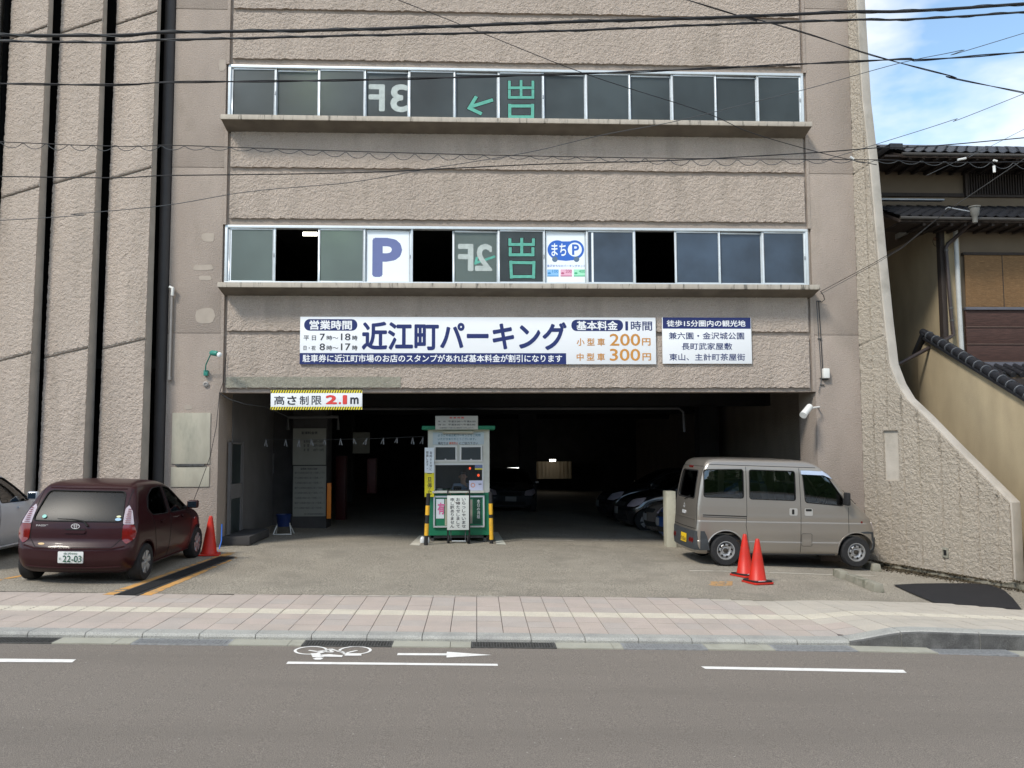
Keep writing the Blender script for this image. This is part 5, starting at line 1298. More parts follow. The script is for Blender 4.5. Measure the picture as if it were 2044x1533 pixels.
# lower roof
def roof(x0, x1, y0, z0, y1, z1, rows, tw, name_lb):
    """tiled slope from the eave (y0,z0) up to (y1,z1)"""
    sl_ = math.atan2(z1 - z0, y1 - y0); L = math.hypot(y1 - y0, z1 - z0); rl = L / rows
    MB().prism([(y0 + .03, z0 - .04), (y0 + .03, z0 - .10), (y1, z1 - .10), (y1, z1 - .03)], lambda u, v, w: (w, u, v), x0, x1).build('roof_board', M_wood, hs_)
    me = None; nx = int((x1 - x0) / tw)
    mb = MB(); seg = 6; top, bot = [], []
    prof = [(-.5, .018), (-.32, -.004), (-.1, -.008), (.1, .004), (.28, .030), (.42, .036), (.5, .020)]
    for u, h in prof:
        for v, dh in ((-.03, .022), (rl + .02, .0)): top.append((u * tw, v, h + dh)); bot.append((u * tw, v, h + dh - .018))
    mb.v = top + bot; n = len(top)
    for k in range(len(prof) - 1):
        a = 2 * k; mb.f += [(a, a + 2, a + 3, a + 1), (n + a, n + a + 1, n + a + 3, n + a + 2), (a, n + a, n + a + 2, a + 2)]
    me = mb.mesh('roof_tile', smooth=True, angle=50)
    for r in range(rows):
        for i in range(nx):
            o = link_mesh('roof_tile', me, hs_); o.data.materials.clear() if False else None
            if not me.materials: me.materials.append(M_tile)
            v = r * rl; o.location = (x0 + (i + .5) * tw, y0 + math.cos(sl_) * v, z0 + math.sin(sl_) * v + .01)
            o.rotation_euler = (sl_ + rnd.uniform(-.01, .01), rnd.uniform(-.008, .008), 0)
link_mesh_old = link_mesh
ze = hz_(436, .85)
roof(8.95, 13.2, .85, ze + .02, 2.15, ze + .02 + .60, 5, .235, '')
zu = hz_(313, 1.15)
roof(9.25, 13.4, 1.15, zu + .08, 2.6, zu + .08 + .66, 4, .235, '')
MB().prism([(2.6, zu + .70), (9, zu + 3.2), (9, zu + 3.0), (2.6, zu + .45)], lambda u, v, w: (w, u, v), 9.25, 15).build('roof_board', M_tile, hs_)
MB().box(9.15, 9.45, 1.5, 2.7, zu + .28, zu + .42).build('ridge_end_tile', M_tile, hs_, bevel=.02)
MB().tube([(8.95, .80, ze - .01), (13.5, .80, ze - .04)], .035, 8).build('eave_gutter', mat('gutter_brown', (.06, .055, .05), .5, .1), hs_, smooth=True)
MB().tube([(9.2, 1.1, zu + .03), (14, 1.1, zu + .02)], .035, 8).build('eave_gutter', mat('gutter_brown', (.06, .055, .05)), hs_, smooth=True)
# flashing along the left part of the lower roof
a, b = onY(1750, 398, 1.9), onY(1883, 402, 1.9); MB().box(a.x, b.x, 1.85, 1.98, a.z - .02, a.z + .012).build('roof_flashing', M_zinc, hs_)
# eave undersides
box('soffit', M_wood, hs_, 9.0, 15, .95, HYf + .1, ze + .03 - .12, ze - .06)
for k in range(16): box('rafter', M_wood, hs_, 9.5 + k * .3, 9.56 + k * .3, .92, HYf, ze - .14, ze - .07)
box('soffit', M_wood, hs_, 8.9, 15, 1.25, 2.24, zu + .02, zu + .06)
for k in range(16): box('rafter', M_wood, hs_, 9.4 + k * .3, 9.46 + k * .3, 1.2, 2.25, zu - .05, zu + .01)
# upper storey wall and lattice
box('upper_wall', M_pl_dim, hs_, 8.6, 15, 2.25, 2.4, ze + .45, zu + .42)
MB().box(8.6, 15, 2.2, 2.25, hz_(393, 2.2), hz_(386, 2.2)).build('sill_beam', M_wood, hs_)
xl = px_x(1940, 2.2); box('lattice_back', M_black, hs_, xl, 14, 2.21, 2.245, hz_(388, 2.2), hz_(346, 2.2))
for k in range(46): box('lattice_bar', M_wood, hs_, xl + .02 + k * .062, xl + .045 + k * .062, 2.16, 2.205, hz_(388, 2.2), hz_(346, 2.2))
MB().box(xl, 14, 2.15, 2.22, hz_(346, 2.2), hz_(341, 2.2)).build('lattice_rail', M_wood, hs_)
MB().box(xl - .06, xl, 2.15, 2.25, hz_(393, 2.2), zu + .02).build('post', M_wood, hs_)
# rain pipes: hopper, slanting dark pipe, dark downpipe with a bend, white pipe
M_dp = mat('brown_downpipe', (.05, .038, .036), .45, .15, 6); M_wp = mat('white_downpipe', (.46, .47, .46), .5, .08, 6)
hp_ = onY(1945, 415, .75)
MB().lathe([(.05, -.32), (.06, -.18), (.085, -.15), (.10, 0.), (.12, .01), (.12, .03), (0, .03)], tuple(hp_), seg=14).build('rain_hopper', mat('grey_hopper', (.17, .165, .15), .6, .1, 5), hs_, smooth=True)
MB().tube([hp_ + Vector((0, 0, -.3)), onY(1938, 445, .9), onY(1912, 470, 1.35), onY(1892, 487, 1.5), onY(1888, 495, 1.5), onY(1898, 620, 1.5), onY(1903, 668, 1.5), onY(1898, 672, 1.45), onY(1870, 686, 1.3), onY(1796, 726, 1.3), onY(1770, 742, 1.3)], .042, 10).build('dark_downpipe', M_dp, hs_, smooth=True)
MB().tube([onY(1906, 440, 1.5), onY(1914, 600, 1.5), onY(1921, 722, 1.5)], .05, 10).build('white_downpipe', M_wp, hs_, smooth=True)
for py_ in (500, 615, 640): p = onY(1888 + (py_ - 495) * .085, py_, 1.5); MB().tube([p + Vector((0, 0, -.02)), p + Vector((0, 0, .02))], .05, 10).build('pipe_collar', M_iron, hs_)
MB().tube([onY(1887, 418, .9), onY(1892, 414, .85), onY(1935, 422, .76)], .012, 6).build('hopper_bracket', M_zinc, hs_)
MB().tube([onX(1871 + 9 * math.cos(t_ / 2.), 482 + 10 * math.sin(t_ / 2.), HX - .04) for t_ in range(14)], .006, 5).build('cable_coil', M_cable, hs_)
MB().lathe([(0, -.03), (.03, -.02), (.03, .03), (0, .035)], tuple(onX(1866, 477, HX - .05)), seg=8).build('knob', mat('rusty', (.15, .08, .05)), hs_)
# side outbuilding with a tiled verge sloping down to the street
ob_ = thing('garden_wall', 'ochre plastered side wall with a black tiled coping sloping down towards the street', 'wall')
LX = 9.75
apex = onX(1850, 672, LX); low = onX(2044, 790, LX)
k_ = (apex.z - low.z) / (apex.y - low.y)
ya, yb = onX(1831, 700, LX).y, low.y - 3.
zt_ = lambda y: apex.z + k_ * (y - apex.y)
MB().prism([(ya, -.5), (yb, -.5), (yb, zt_(yb) - .02), (apex.y, apex.z - .02), (ya, apex.z - .38)], lambda u, v, w: (w, u, v), LX, LX + .16).build('side_wall', M_pl, ob_, bevel=.006)
box('street_wall', M_pl, ob_, LX + .17, 14, yb, yb + .16, -.5, zt_(yb))
ang = math.atan(k_)
n = 22; stp = .265
cap = MB(); cap.lathe([(.0, 0), (.088, 0), (.097, .018), (.088, .036), (.078, .30), (0, .30)], axis='y', seg=12); cme = cap.mesh('verge_tile', smooth=True, angle=40); cme.materials.append(M_tile)
rim = MB(); rim.lathe([(.100, -.006), (.104, .004), (.100, .014)], axis='y', seg=16)
rme = rim.mesh('tile_rim', smooth=True); rme.materials.append(mat('tile_edge', (.10, .105, .115), .3, .1, spec=.8))
for i in range(n):
    y_ = apex.y - .05 - i * stp * math.cos(ang)
    o = link_mesh('verge_tile', cme, ob_); o.location = (LX + .03, y_, zt_(y_) + .03); o.rotation_euler = (ang, 0, rnd.uniform(-.02, .02))
    o2 = link_mesh('tile_rim', rme, o)
MB().prism([(apex.y + .06, apex.z + .0), (yb, zt_(yb)), (yb, zt_(yb) - .05), (apex.y + .06, apex.z - .05)], lambda u, v, w: (w, u, v), LX - .07, LX + .10).build('verge_board', M_tile, ob_)
MB().prism([(apex.y, apex.z - .02), (yb, zt_(yb) - .02), (yb, zt_(yb) - .08), (apex.y, apex.z - .08)], lambda u, v, w: (w, u, v), LX + .101, LX + .34).build('coping_board', M_tile, ob_)
zr = hz_(752, 1.2)
for r in range(2):
    for i in range(8):
        o = link_mesh('pent_tile', cme, hs_); o.scale = (.7, 1.2, .7); o.location = (xb + .0 + i * .21, .95 + r * .28, zr + .02 + r * .12); o.rotation_euler = (.4, 0, 0)
box('pent_roof_board', M_wood, hs_, HX + .3, 14, .9, HYf, zr - .2, zr - .06)
MB().prism([(apex.y + .02, apex.z + .03), (apex.y + .10, apex.z + .10), (apex.y + .5, apex.z - .32), (apex.y + .42, apex.z - .38)], lambda u, v, w: (w, u, v), LX - .08, LX + .12).build('rear_verge_board', M_tile, ob_)
box('back_wall', M_pl_dim, ob_, 8.3, LX, ya + .9, ya + 1., -.5, onX(1830, 770, LX).z)
MB().box(8.4, LX + .02, ya + .75, ya + 1.05, onX(1830, 770, LX).z, onX(1830, 770, LX).z + .12).build('coping_tile', M_tile, ob_, bevel=.01)

# ---------------------------------------------------------------- the far side of the street, behind the viewer (seen only in the car windows)
t = thing('garden_wall', 'long low concrete wall on the far side of the street behind the viewer', 'wall', (0, -19.2, 0))
MB().box(-30, 30, 0, .3, -.8, 2.5).build('wall_body', M_signw, t); MB().box(-30, 30, -.04, .34, 2.5, 2.62).build('coping', M_smooth2, t)
hb = MB(); r_ = random.Random(4)
hb.box(-24, 24, -20.3, -19.75, .5, 5.0)
for k in range(9000):
    x_ = r_.uniform(-22, 22); z_ = r_.uniform(2.5, 5.2); p = Vector((x_, -19.6 + r_.uniform(-.5, .2) , z_)); a = r_.uniform(0, 6.3); l = r_.uniform(.05, .12)
    d1 = Vector((math.cos(a), r_.uniform(-.5, .5), math.sin(a))) * l; d2 = Vector((-math.sin(a), r_.uniform(-.5, .5), math.cos(a))) * l * .6; hb.quad(p - d1, p + d2, p + d1, p - d2)
o = hb.build('hedge', mat('hedge_leaf', (.05, .10, .025), .6, .35, 8), None); tag(o, kind='stuff')

# ---------------------------------------------------------------- cars
def pchip(T, V, t):
    T = np.asarray(T, float); V = np.asarray(V, float); h = np.diff(T)[:, None]; d = np.diff(V, axis=0) / h
    m = np.zeros_like(V); m[0], m[-1] = d[0], d[-1]
    a, b = d[:-1], d[1:]; s_ = (a * b) > 0; m[1:-1] = np.where(s_, 2 * a * b / np.where(s_, a + b, 1), 0)
    i = np.clip(np.searchsorted(T, t, 'right') - 1, 0, len(T) - 2); H = h[i]; x = ((t - T[i])[:, None]) / H
    return V[i] * (1 + 2 * x) * (1 - x) ** 2 + m[i] * H * x * (1 - x) ** 2 + V[i + 1] * x * x * (3 - 2 * x) + m[i + 1] * H * x * x * (x - 1)
NS, NC, NE = 26, 7, 12
def ring_pts(r):
    z, xr, xf, hw, cr, cf, br, bf, bs = r
    # cr/cf corner radii, br/bf bow of rear/front face, bs bow of the side
    P = []
    ry_r, ry_f = min(cr, hw * .7), min(cf, hw * .7)
    x0, x1 = xr + br + cr, xf - bf - cf; xm = (x0 + x1) / 2; hl = max(.01, (x1 - x0) / 2)
    sy = lambda x: hw - bs * ((x - xm) / hl) ** 2
    for k in range(NS): x = x0 + (x1 - x0) * k / (NS - 1); P.append((x, -sy(x)))
    ye = hw - bs
    for k in range(1, NC): t = math.pi / 2 * k / NC; P.append((x1 + cf * math.sin(t), -(ye - ry_f + ry_f * math.cos(t))))
    yw = ye - ry_f
    for k in range(NE + 1): y = -yw + 2 * yw * k / NE; P.append((xf - bf * (y / yw) ** 2, y))
    for k in range(1, NC): t = math.pi / 2 * (1 - k / NC); P.append((x1 + cf * math.sin(t), (ye - ry_f + ry_f * math.cos(t))))
    for k in range(NS): x = x1 - (x1 - x0) * k / (NS - 1); P.append((x, sy(x)))
    for k in range(1, NC): t = math.pi / 2 * k / NC; P.append((x0 - cr * math.sin(t), ye - ry_r + ry_r * math.cos(t)))
    yw = ye - ry_r
    for k in range(NE + 1): y = yw - 2 * yw * k / NE; P.append((xr + br * (y / yw) ** 2, y))
    for k in range(1, NC): t = math.pi / 2 * (1 - k / NC); P.append((x0 - cr * math.sin(t), -(ye - ry_r + ry_r * math.cos(t))))
    return [(x, y, z) for x, y in P]
def loft(table, per=5, inset=0., zlo=None, zhi=None):
    T = np.arange(len(table)); V = np.array(table, float)
    t = np.linspace(0, len(table) - 1, (len(table) - 1) * per + 1); R = pchip(T, V, t)
    if zlo is not None: R = R[(R[:, 0] > zlo) & (R[:, 0] < zhi)]
    mb = MB(); n = None
    for r in R:
        r = list(r)
        if inset: r[1] += inset; r[2] -= inset; r[3] -= inset
        p = ring_pts(r); n = len(p); mb.v += p
    for i in range(len(R) - 1):
        for k in range(n): j = (k + 1) % n; mb.f.append((i * n + k, i * n + j, (i + 1) * n + j, (i + 1) * n + k))
    for i, flip in ((0, True), (len(R) - 1, False)):
        c = np.mean([mb.v[i * n + k] for k in range(n)], 0); ci = len(mb.v); mb.v.append(tuple(c))
        for k in range(n): j = (k + 1) % n; mb.f.append((i * n + j, i * n + k, ci) if flip else (i * n + k, i * n + j, ci))
    return mb
def rpoly2(pts, r=.05, n=5):
    """rounded polygon"""
    out_ = []; N_ = len(pts)
    for i in range(N_):
        p, a, b = Vector(pts[i][:2]), Vector(pts[i - 1][:2]), Vector(pts[(i + 1) % N_][:2]); rr = pts[i][2] if len(pts[i]) > 2 else r
        d1, d2 = (a - p), (b - p); l1, l2 = min(rr, d1.length * .45), min(rr, d2.length * .45); s_, e = p + d1.normalized() * l1, p + d2.normalized() * l2
        for k in range(n + 1):
            t = k / n; out_.append(tuple(s_ * (1 - t) ** 2 + p * 2 * t * (1 - t) + e * t * t))
    return out_
def boolean(me, cutters, op='DIFFERENCE'):
    o = bpy.data.objects.new('b', me); col.objects.link(o); tmp = []
    for c in cutters:
        q = bpy.data.objects.new('c', c); col.objects.link(q); tmp.append(q); m = o.modifiers.new('b', 'BOOLEAN'); m.operation = op; m.object = q; m.solver = 'EXACT'
    dg = bpy.context.evaluated_depsgraph_get(); r = bpy.data.meshes.new_from_object(o.evaluated_get(dg))
    for q in tmp + [o]: bpy.data.objects.remove(q)
    return r
AX = {'side': (lambda a, b, s: Vector((a, -3 * s, b)), lambda s: Vector((0, s, 0))),
      'rear': (lambda a, b, s: Vector((-3, a, b)), lambda s: Vector((1, 0, 0))),
      'front': (lambda a, b, s: Vector((8, a, b)), lambda s: Vector((-1, 0, 0))),
      'top': (lambda a, b, s: Vector((a, b, 6)), lambda s: Vector((0, 0, -1)))}
class Car:
    def __init__(s, table, per=5):
        s.table = table; s.mb = loft(table, per); me = s.mb.mesh('car_body', smooth=True, angle=50); s.me = me
        s.bvh = BVHTree.FromPolygons([v.co.copy() for v in me.vertices], [tuple(p.vertices) for p in me.polygons])
        s.root = None
    def hit(s, ax, a, b, sg=1, off=0.):
        o, d = AX[ax][0](a, b, sg), AX[ax][1](sg); h, nrm, i, _ = s.bvh.ray_cast(o, d)
        if h is None:
            h, nrm, i, _ = s.bvh.find_nearest(o + d * 3.5); 
        if nrm.dot(d) > 0: nrm = -nrm
        return h + nrm * off
    def patch(s, name, m, ax, poly, off=.003, sg=1, step=.05, thick=0., parent=None, label=None):
        P = [Vector(p) for p in poly]; xs = [p.x for p in P]; ys = [p.y for p in P]
        # densify edges
        E = []
        for i, p in enumerate(P):
            q = P[(i + 1) % len(P)]; n = max(1, int((q - p).length / step))
            for k in range(n): E.append(p.lerp(q, k / n))
        inner = []
        x = min(xs) + step / 2
        def inside(pt):
            c = False; j = len(E) - 1
            for i in range(len(E)):
                a, b = E[i], E[j]
                if (a.y > pt.y) != (b.y > pt.y) and pt.x < (b.x - a.x) * (pt.y - a.y) / (b.y - a.y) + a.x: c = not c
                j = i
            return c
        while x < max(xs):
            y = min(ys) + step / 2
            while y < max(ys):
                pt = Vector((x, y))
                if inside(pt) and min((pt - e).length for e in E) > step * .35: inner.append(pt)
                y += step
            x += step
        V = E + inner; n = len(E)
        v, e, f, _, _, _ = delaunay_2d_cdt(V, [(i, (i + 1) % n) for i in range(n)], [list(range(n))], 1, 1e-6)
        co = [s.hit(ax, p.x, p.y, sg, off) for p in v]
        mb = MB(); mb.v = [tuple(c) for c in co]; mb.f = [tuple(q) for q in f]
        me = bpy.data.meshes.new(name); me.from_pydata(mb.v, [], mb.f); me.update()
        if len(me.polygons):
            d = AX[ax][1](sg); s_ = sum(p.normal.dot(d) for p in me.polygons)
            if s_ > 0: me.flip_normals()
        if thick:
            bm = bmesh.new(); bm.from_mesh(me); bmesh.ops.recalc_face_normals(bm, faces=bm.faces)
            r = bmesh.ops.solidify(bm, geom=bm.faces[:], thickness=thick); bm.to_mesh(me); bm.free()
        for p in me.polygons: p.use_smooth = True
        me.set_sharp_from_angle(angle=math.radians(40))
        o = link_mesh(name, me, parent or s.root, m)
        if label: o['label'] = label
        return o
    def line(s, name, m, ax, pts, w=.004, off=.001, sg=1, close=False, step=.04, parent=None, seg=5, label=None):
        P = [Vector(p) for p in pts]
        if close: P.append(P[0])
        Q = []
        for a, b in zip(P, P[1:]):
            n = max(1, int((b - a).length / step)); Q += [a.lerp(b, k / n) for k in range(n)]
        Q.append(P[-1]); mb = MB().tube([s.hit(ax, q.x, q.y, sg, off) for q in Q], w, seg); o = mb.build(name, m, parent or s.root, smooth=True)
        if label: o['label'] = label
        return o
def prism_cut(poly, ax, a, b):
    fn = {'side': lambda u, v, w: (u, w, v), 'x': lambda u, v, w: (w, u, v)}[ax]; return MB().prism(poly, fn, a, b).mesh('cut')

M_gap = mat('panel_gap', (.01, .01, .01), .8, 0)
M_trim = mat('dark_grey_plastic', (.045, .05, .055), .6, .1, 8)
M_tyre = mat('tyre_rubber', (.02, .02, .021), .85, .15, 20, .2, 120)
M_steelrim = mat('steel_rim', (.42, .42, .42), .4, .08, 6, metal=.6)
M_hub = mat('silver_hubcap', (.50, .51, .52), .3, .05, 6, metal=.6)
M_brake = mat('brake_dark', (.03, .025, .02), .8, .2)
M_redlens = mat('red_lens', (.15, .006, .005), .12, .1, 30, spec=.7, coat=.5)
M_clearlens = mat('clear_lens', (.42, .36, .40), .1, .15, 40, spec=.8, coat=.5)
M_chrome = mat('chrome', (.75, .75, .76), .3, .02, metal=.25)
M_seat = mat('seat_grey', (.13, .135, .15), .9, .1)
M_cabin = mat('cabin_dark', (.02, .02, .022), .9, .1)
M_plate_w = mat('plate_white', (.75, .77, .76), .4, .01); M_plate_y = mat('plate_yellow', (.80, .52, .02), .4, .02)
M_plategreen = mat('plate_green_ink', (.02, .12, .07), .5)
G_car = glass_mat('car_glass', (.22, .25, .23), .02, 1.95)
G_van = glass_mat('van_glass', (.62, .66, .63), .02, 2.2)
G_rear = glass_mat('rear_glass', (.22, .26, .23), .42, 1.5)
G_dark = glass_mat('privacy_glass', (.10, .11, .11), .02, 1.7)

def wheel(name, r, w, kind, parent, loc, side):
    """side = -1 faces -y"""
    t = bpy.data.objects.new(name, None); col.objects.link(t); t.parent = parent; t.location = loc; t.empty_display_size = .05
    rr = r * (.60 if kind == 'steel' else .64)
    MB().lathe([(rr, -w / 2 + .01), (rr + .01, -w / 2), (r - .02, -w / 2), (r - .004, -w / 2 + .018), (r, -w / 2 + .04), (r, w / 2 - .04), (r - .004, w / 2 - .018), (r - .02, w / 2), (rr, w / 2), (rr, -w / 2 + .01)], axis='y', seg=40, caps=False).build('tyre', M_tyre, t, smooth=True, angle=35)
    f = side * w / 2; g = lambda h: f - side * h
    if kind == 'steel':
        MB().lathe([(rr + .002, g(.005)), (rr - .012, g(.004)), (rr - .02, g(.02)), (rr - .035, g(.055)), (rr * .78, g(.04)), (rr * .62, g(.022)), (rr * .45, g(.03)), (rr * .36, g(.045)), (rr * .30, g(.04)), (0, g(.04))], axis='y', seg=36, caps=False).build('rim', M_steelrim, t, smooth=True, angle=50)
        hb_ = MB()
        for k in range(8):
            a = 2 * math.pi * k / 8 + .2; hb_.lathe([(0, g(.0225) + 0), (.014, g(.0225))] if False else [(.019, g(.021)), (0, g(.021))], (rr * .70 * math.cos(a), 0, rr * .66 * math.sin(a)), 'y', 10)
        hb_.build('vent_holes', M_brake, t)
        MB().lathe([(.042, g(.041)), (.042, g(.012)), (.03, g(.004)), (0, g(.004))], axis='y', seg=16).build('hub', M_brake, t, smooth=True)
        nb_ = MB()
        for k in range(4): a = math.pi / 4 + math.pi / 2 * k; nb_.lathe([(.011, g(.04)), (.011, g(.02)), (0, g(.018))], (.055 * math.cos(a), 0, .055 * math.sin(a)), 'y', 6)
        nb_.build('wheel_nuts', M_steelrim, t)
    else:
        MB().lathe([(rr + .002, g(.006)), (rr - .01, g(.004)), (rr - .02, g(.018)), (0, g(.03))], axis='y', seg=36, caps=False).build('rim', mat('hubcap_shadow', (.06, .06, .065), .6), t, smooth=True)
        for k in range(6):
            a = 2 * math.pi * k / 6 + .3; sp = MB(); c_, s_ = math.cos(a), math.sin(a)
            fn = lambda u, v, q: (u * c_ - v * s_, g(q), u * s_ + v * c_)
            sp.prism([(.02, -.028), (rr - .045, -.05), (rr - .012, -.062), (rr - .008, 0), (rr - .012, .062), (rr - .045, .05), (.02, .028)], fn, .004, .028)
            sp.build('hubcap_spoke', M_hub, t, bevel=.004)
        MB().lathe([(.045, g(.02)), (.045, g(.002)), (.03, g(-.004)), (0, g(-.004))], axis='y', seg=18).build('hub', M_hub, t, smooth=True)
    return t

def seats(parent, xs, yw, zc, h=.62, tall=True):
    for x in xs:
        for sy_ in (-1, 1):
            s_ = MB(); s_.prism(rrect(-.24, 0, .24, .62, .07), lambda u, v, w: (x + w - v * .16, sy_ * yw + u, zc + .08 + v), -.07, .07)
            s_.build('seat_back', M_seat, parent, bevel=.03, bseg=2)
            MB().prism(rrect(-.13, 0, .13, .2, .05), lambda u, v, w: (x - .10 + w - v * .16, sy_ * yw + u, zc + .73 + v), -.045, .045).build('headrest', M_seat, parent, bevel=.02)
            MB().box(x + .02, x + .5, sy_ * yw - .24, sy_ * yw + .24, zc - .1, zc + .08).build('seat_cushion', M_seat, parent, bevel=.03)

def make_body(car, paint, cav, wins, arches, root):
    me = car.me.copy()
    cut = []
    if cav: cut.append(loft(car.table, 3, inset=.045, zlo=cav[0], zhi=cav[1]).mesh('cav'))
    for w in wins: cut.append(w)
    for x, z, r in arches:
        for sg in (-1, 1): cut.append(MB().lathe([(0, 0), (r, 0), (r, .30), (0, .30)] if sg > 0 else [(0, -.30), (r, -.30), (r, 0), (0, 0)], (x, sg * (.56) if sg > 0 else -.56, z), 'y', 40).mesh('arch'))
    r = boolean(me, cut)
    for p in r.polygons: p.use_smooth = True
    r.set_sharp_from_angle(angle=math.radians(38))
    return link_mesh('body', r, root, paint)

# columns: z, xr, xf, half width, rear corner, front corner, rear bow, front bow, side bow
VAN = [(.20, .06, 3.16, .66, .10, .16, .03, .05, .01), (.26, .01, 3.25, .715, .10, .16, .03, .06, .015), (.42, .0, 3.29, .735, .09, .16, .03, .07, .015),
       (.44, .005, 3.29, .730, .09, .165, .03, .072, .015), (.62, .015, 3.29, .7375, .08, .18, .025, .08, .015), (.765, .03, 3.27, .7385, .08, .20, .025, .09, .015), (.79, .03, 3.262, .733, .08, .20, .025, .09, .015), (.86, .035, 3.24, .736, .07, .20, .025, .10, .015),
       (.93, .035, 3.19, .733, .07, .20, .025, .11, .015), (1.02, .04, 3.10, .732, .07, .20, .025, .11, .015), (1.12, .05, 2.98, .727, .07, .18, .025, .11, .015),
       (1.30, .075, 2.80, .716, .07, .16, .025, .11, .015), (1.55, .12, 2.57, .697, .07, .14, .025, .11, .015), (1.72, .165, 2.38, .68, .08, .13, .03, .10, .015),
       (1.81, .21, 2.24, .655, .10, .13, .03, .09, .015), (1.865, .28, 2.06, .60, .12, .14, .03, .08, .015), (1.89, .42, 1.86, .50, .14, .16, .03, .06, .01), (1.905, .75, 1.5, .30, .12, .14, .02, .04, .01)]
VAN = [(r[0], r[1] - .09, r[2] + .06) + tuple(r[3:]) for r in VAN]
def build_van(root):
    car = Car(VAN); car.root = root
    paint = mat('champagne_silver_paint', (.33, .298, .26), .32, .015, 2, metal=.6, coat=.7, spec=.5)
    side = {'rear_quarter_window': [(.09, 1.20), (.10, 1.68), (.81, 1.70), (.81, 1.19)], 'sliding_door_window': [(.92, 1.18), (.92, 1.695), (1.76, 1.685), (1.76, 1.165)],
            'front_door_window': [(1.94, 1.135), (1.90, 1.66), (2.28, 1.645), (2.37, 1.60), (2.66, 1.19), (2.64, 1.085)]}
    rear = [(-.52, 1.16), (-.47, 1.66), (.47, 1.66), (.52, 1.16)]
    ws = [(-.60, 1.13), (-.48, 1.70), (.48, 1.70), (.60, 1.13)]
    sp = {k: rpoly2(v, .05) for k, v in side.items()}; rp_, wp = rpoly2(rear, .08), rpoly2(ws, .07)
    cuts = [prism_cut(p, 'side', -1, 1) for p in sp.values()] + [prism_cut(rp_, 'x', -.5, .5), prism_cut(wp, 'x', 2.2, 3.6)]
    AXL = ((.49, .27, .335), (2.88, .27, .335))
    make_body(car, paint, (.50, 1.80), cuts, AXL, root)
    for sg in (1, -1):
        for k, p in sp.items():
            car.patch(k, G_van, 'side', p, -.016, sg, .08)
            car.line('window_seal', M_gap, 'side', p, .009, .0, sg, close=True)
        car.line('roof_gutter', M_trim, 'side', [(.2, 1.775), (2.15, 1.755)], .006, .001, sg)
        car.line('door_gap', M_gap, 'side', [(.86, 1.75), (.865, .9), (.85, .72), (.89, .45), (.93, .22)], .004, .0, sg)
        car.line('door_gap', M_gap, 'side', [(1.84, 1.74), (1.855, .9), (1.845, .22)], .004, .0, sg)
        car.line('door_gap', M_gap, 'side', [(2.735, 1.06), (2.74, .58), (2.70, .56)], .004, .0, sg)
        car.line('slide_rail', M_gap, 'side', [(.07, .885), (.86, .87)], .009, .0, sg); car.line('rail_lip', M_trim, 'side', [(.07, .855), (.86, .84)], .006, .001, sg)
        car.patch('fuel_flap', paint, 'side', rpoly2([(1.87, .37), (1.87, .58), (2.05, .58), (2.05, .37)], .03), .0025, sg, .06)
        car.line('flap_gap', M_gap, 'side', rpoly2([(1.865, .365), (1.865, .585), (2.055, .585), (2.055, .365)], .03), .0025, .001, sg, close=True)
        for kx in (1.64, 1.92):
            h_ = car.patch('door_handle', mat('handle_cup', (.52, .50, .47), .3, .03, metal=.4), 'side', rpoly2([(kx, .90), (kx, 1.03), (kx + .15, 1.03), (kx + .15, .90)], .03), .006, sg, .04, thick=.004)
            car.patch('handle_recess', M_gap, 'side', rpoly2([(kx + .045, .92), (kx + .045, 1.01), (kx + .09, 1.01), (kx + .09, .92)], .015) if kx < 1.8 else rpoly2([(kx + .02, .98), (kx + .02, 1.02), (kx + .13, 1.02), (kx + .13, .98)], .015), .009, sg, .04, parent=h_)
        car.patch('side_indicator', M_redlens, 'side', disc(2.98, .80, .02, 14), .006, sg, .03, thick=.006)
        # arches and skirts
        for ax_, r in ((.49, .335), (2.88, .335)):
            pts = [(ax_ + (r + .012) * math.cos(math.radians(a)), .27 + (r + .012) * math.sin(math.radians(a))) for a in range(-8, 189, 8)]
            car.line('arch_lip', paint, 'side', [p for p in pts if p[1] > .21], .014, -.003, sg)
        car.line('sill', M_trim, 'side', [(.83, .215), (2.5, .215)], .012, .0, sg)
        car.patch('front_guard_trim', M_trim, 'side', [(3.0, .60), (3.17, .60), (3.19, .24), (3.215, .24), (3.22, .62), (3.1, .64), (2.96, .625)], .006, sg, .04, thick=.006)
        # mirror
        mz = MB(); c_ = car.hit('side', 2.66, 1.17, sg)
        mz.box(c_.x - .03, c_.x + .05, min(c_.y, c_.y - sg * .18), max(c_.y, c_.y - sg * .18), 1.10, 1.30); 
        mr = MB().box(c_.x - .035, c_.x + .04, c_.y - sg * .11 - .07, c_.y - sg * .11 + .07, 1.10, 1.33).build('door_mirror', M_rubber, root, bevel=.025)
        MB().tube([c_, (c_.x, c_.y - sg * .08, 1.14)], .02, 8).build('mirror_arm', M_rubber, mr)
        # rain visor over the front door window
        a = [car.hit('side', x, z, sg, o) for x, z, o in ((1.87, 1.70, .004), (2.28, 1.70, .004), (2.40, 1.64, .004))]; b = [car.hit('side', x, z, sg, o) for x, z, o in ((1.87, 1.63, .03), (2.28, 1.62, .03), (2.44, 1.55, .03))]
        v = MB()
        for i in range(2): v.quad(a[i], a[i + 1], b[i + 1], b[i])
        v.quad(a[0], b[0], b[0] + Vector((0, sg * .03, 0)), a[0] + Vector((0, sg * .01, 0)))
        v.build('rain_visor', mat('visor_acrylic', (.38, .45, .58), .15, .05, spec=.8, coat=.5), root)
    car.patch('rear_window', G_dark, 'rear', rp_, -.016, 1, .08); car.line('window_seal', M_gap, 'rear', rp_, .012, .0, 1, close=True)
    car.patch('windscreen', G_van, 'front', wp, -.016, 1, .08); car.line('window_seal', M_gap, 'front', wp, .012, .0, 1, close=True)
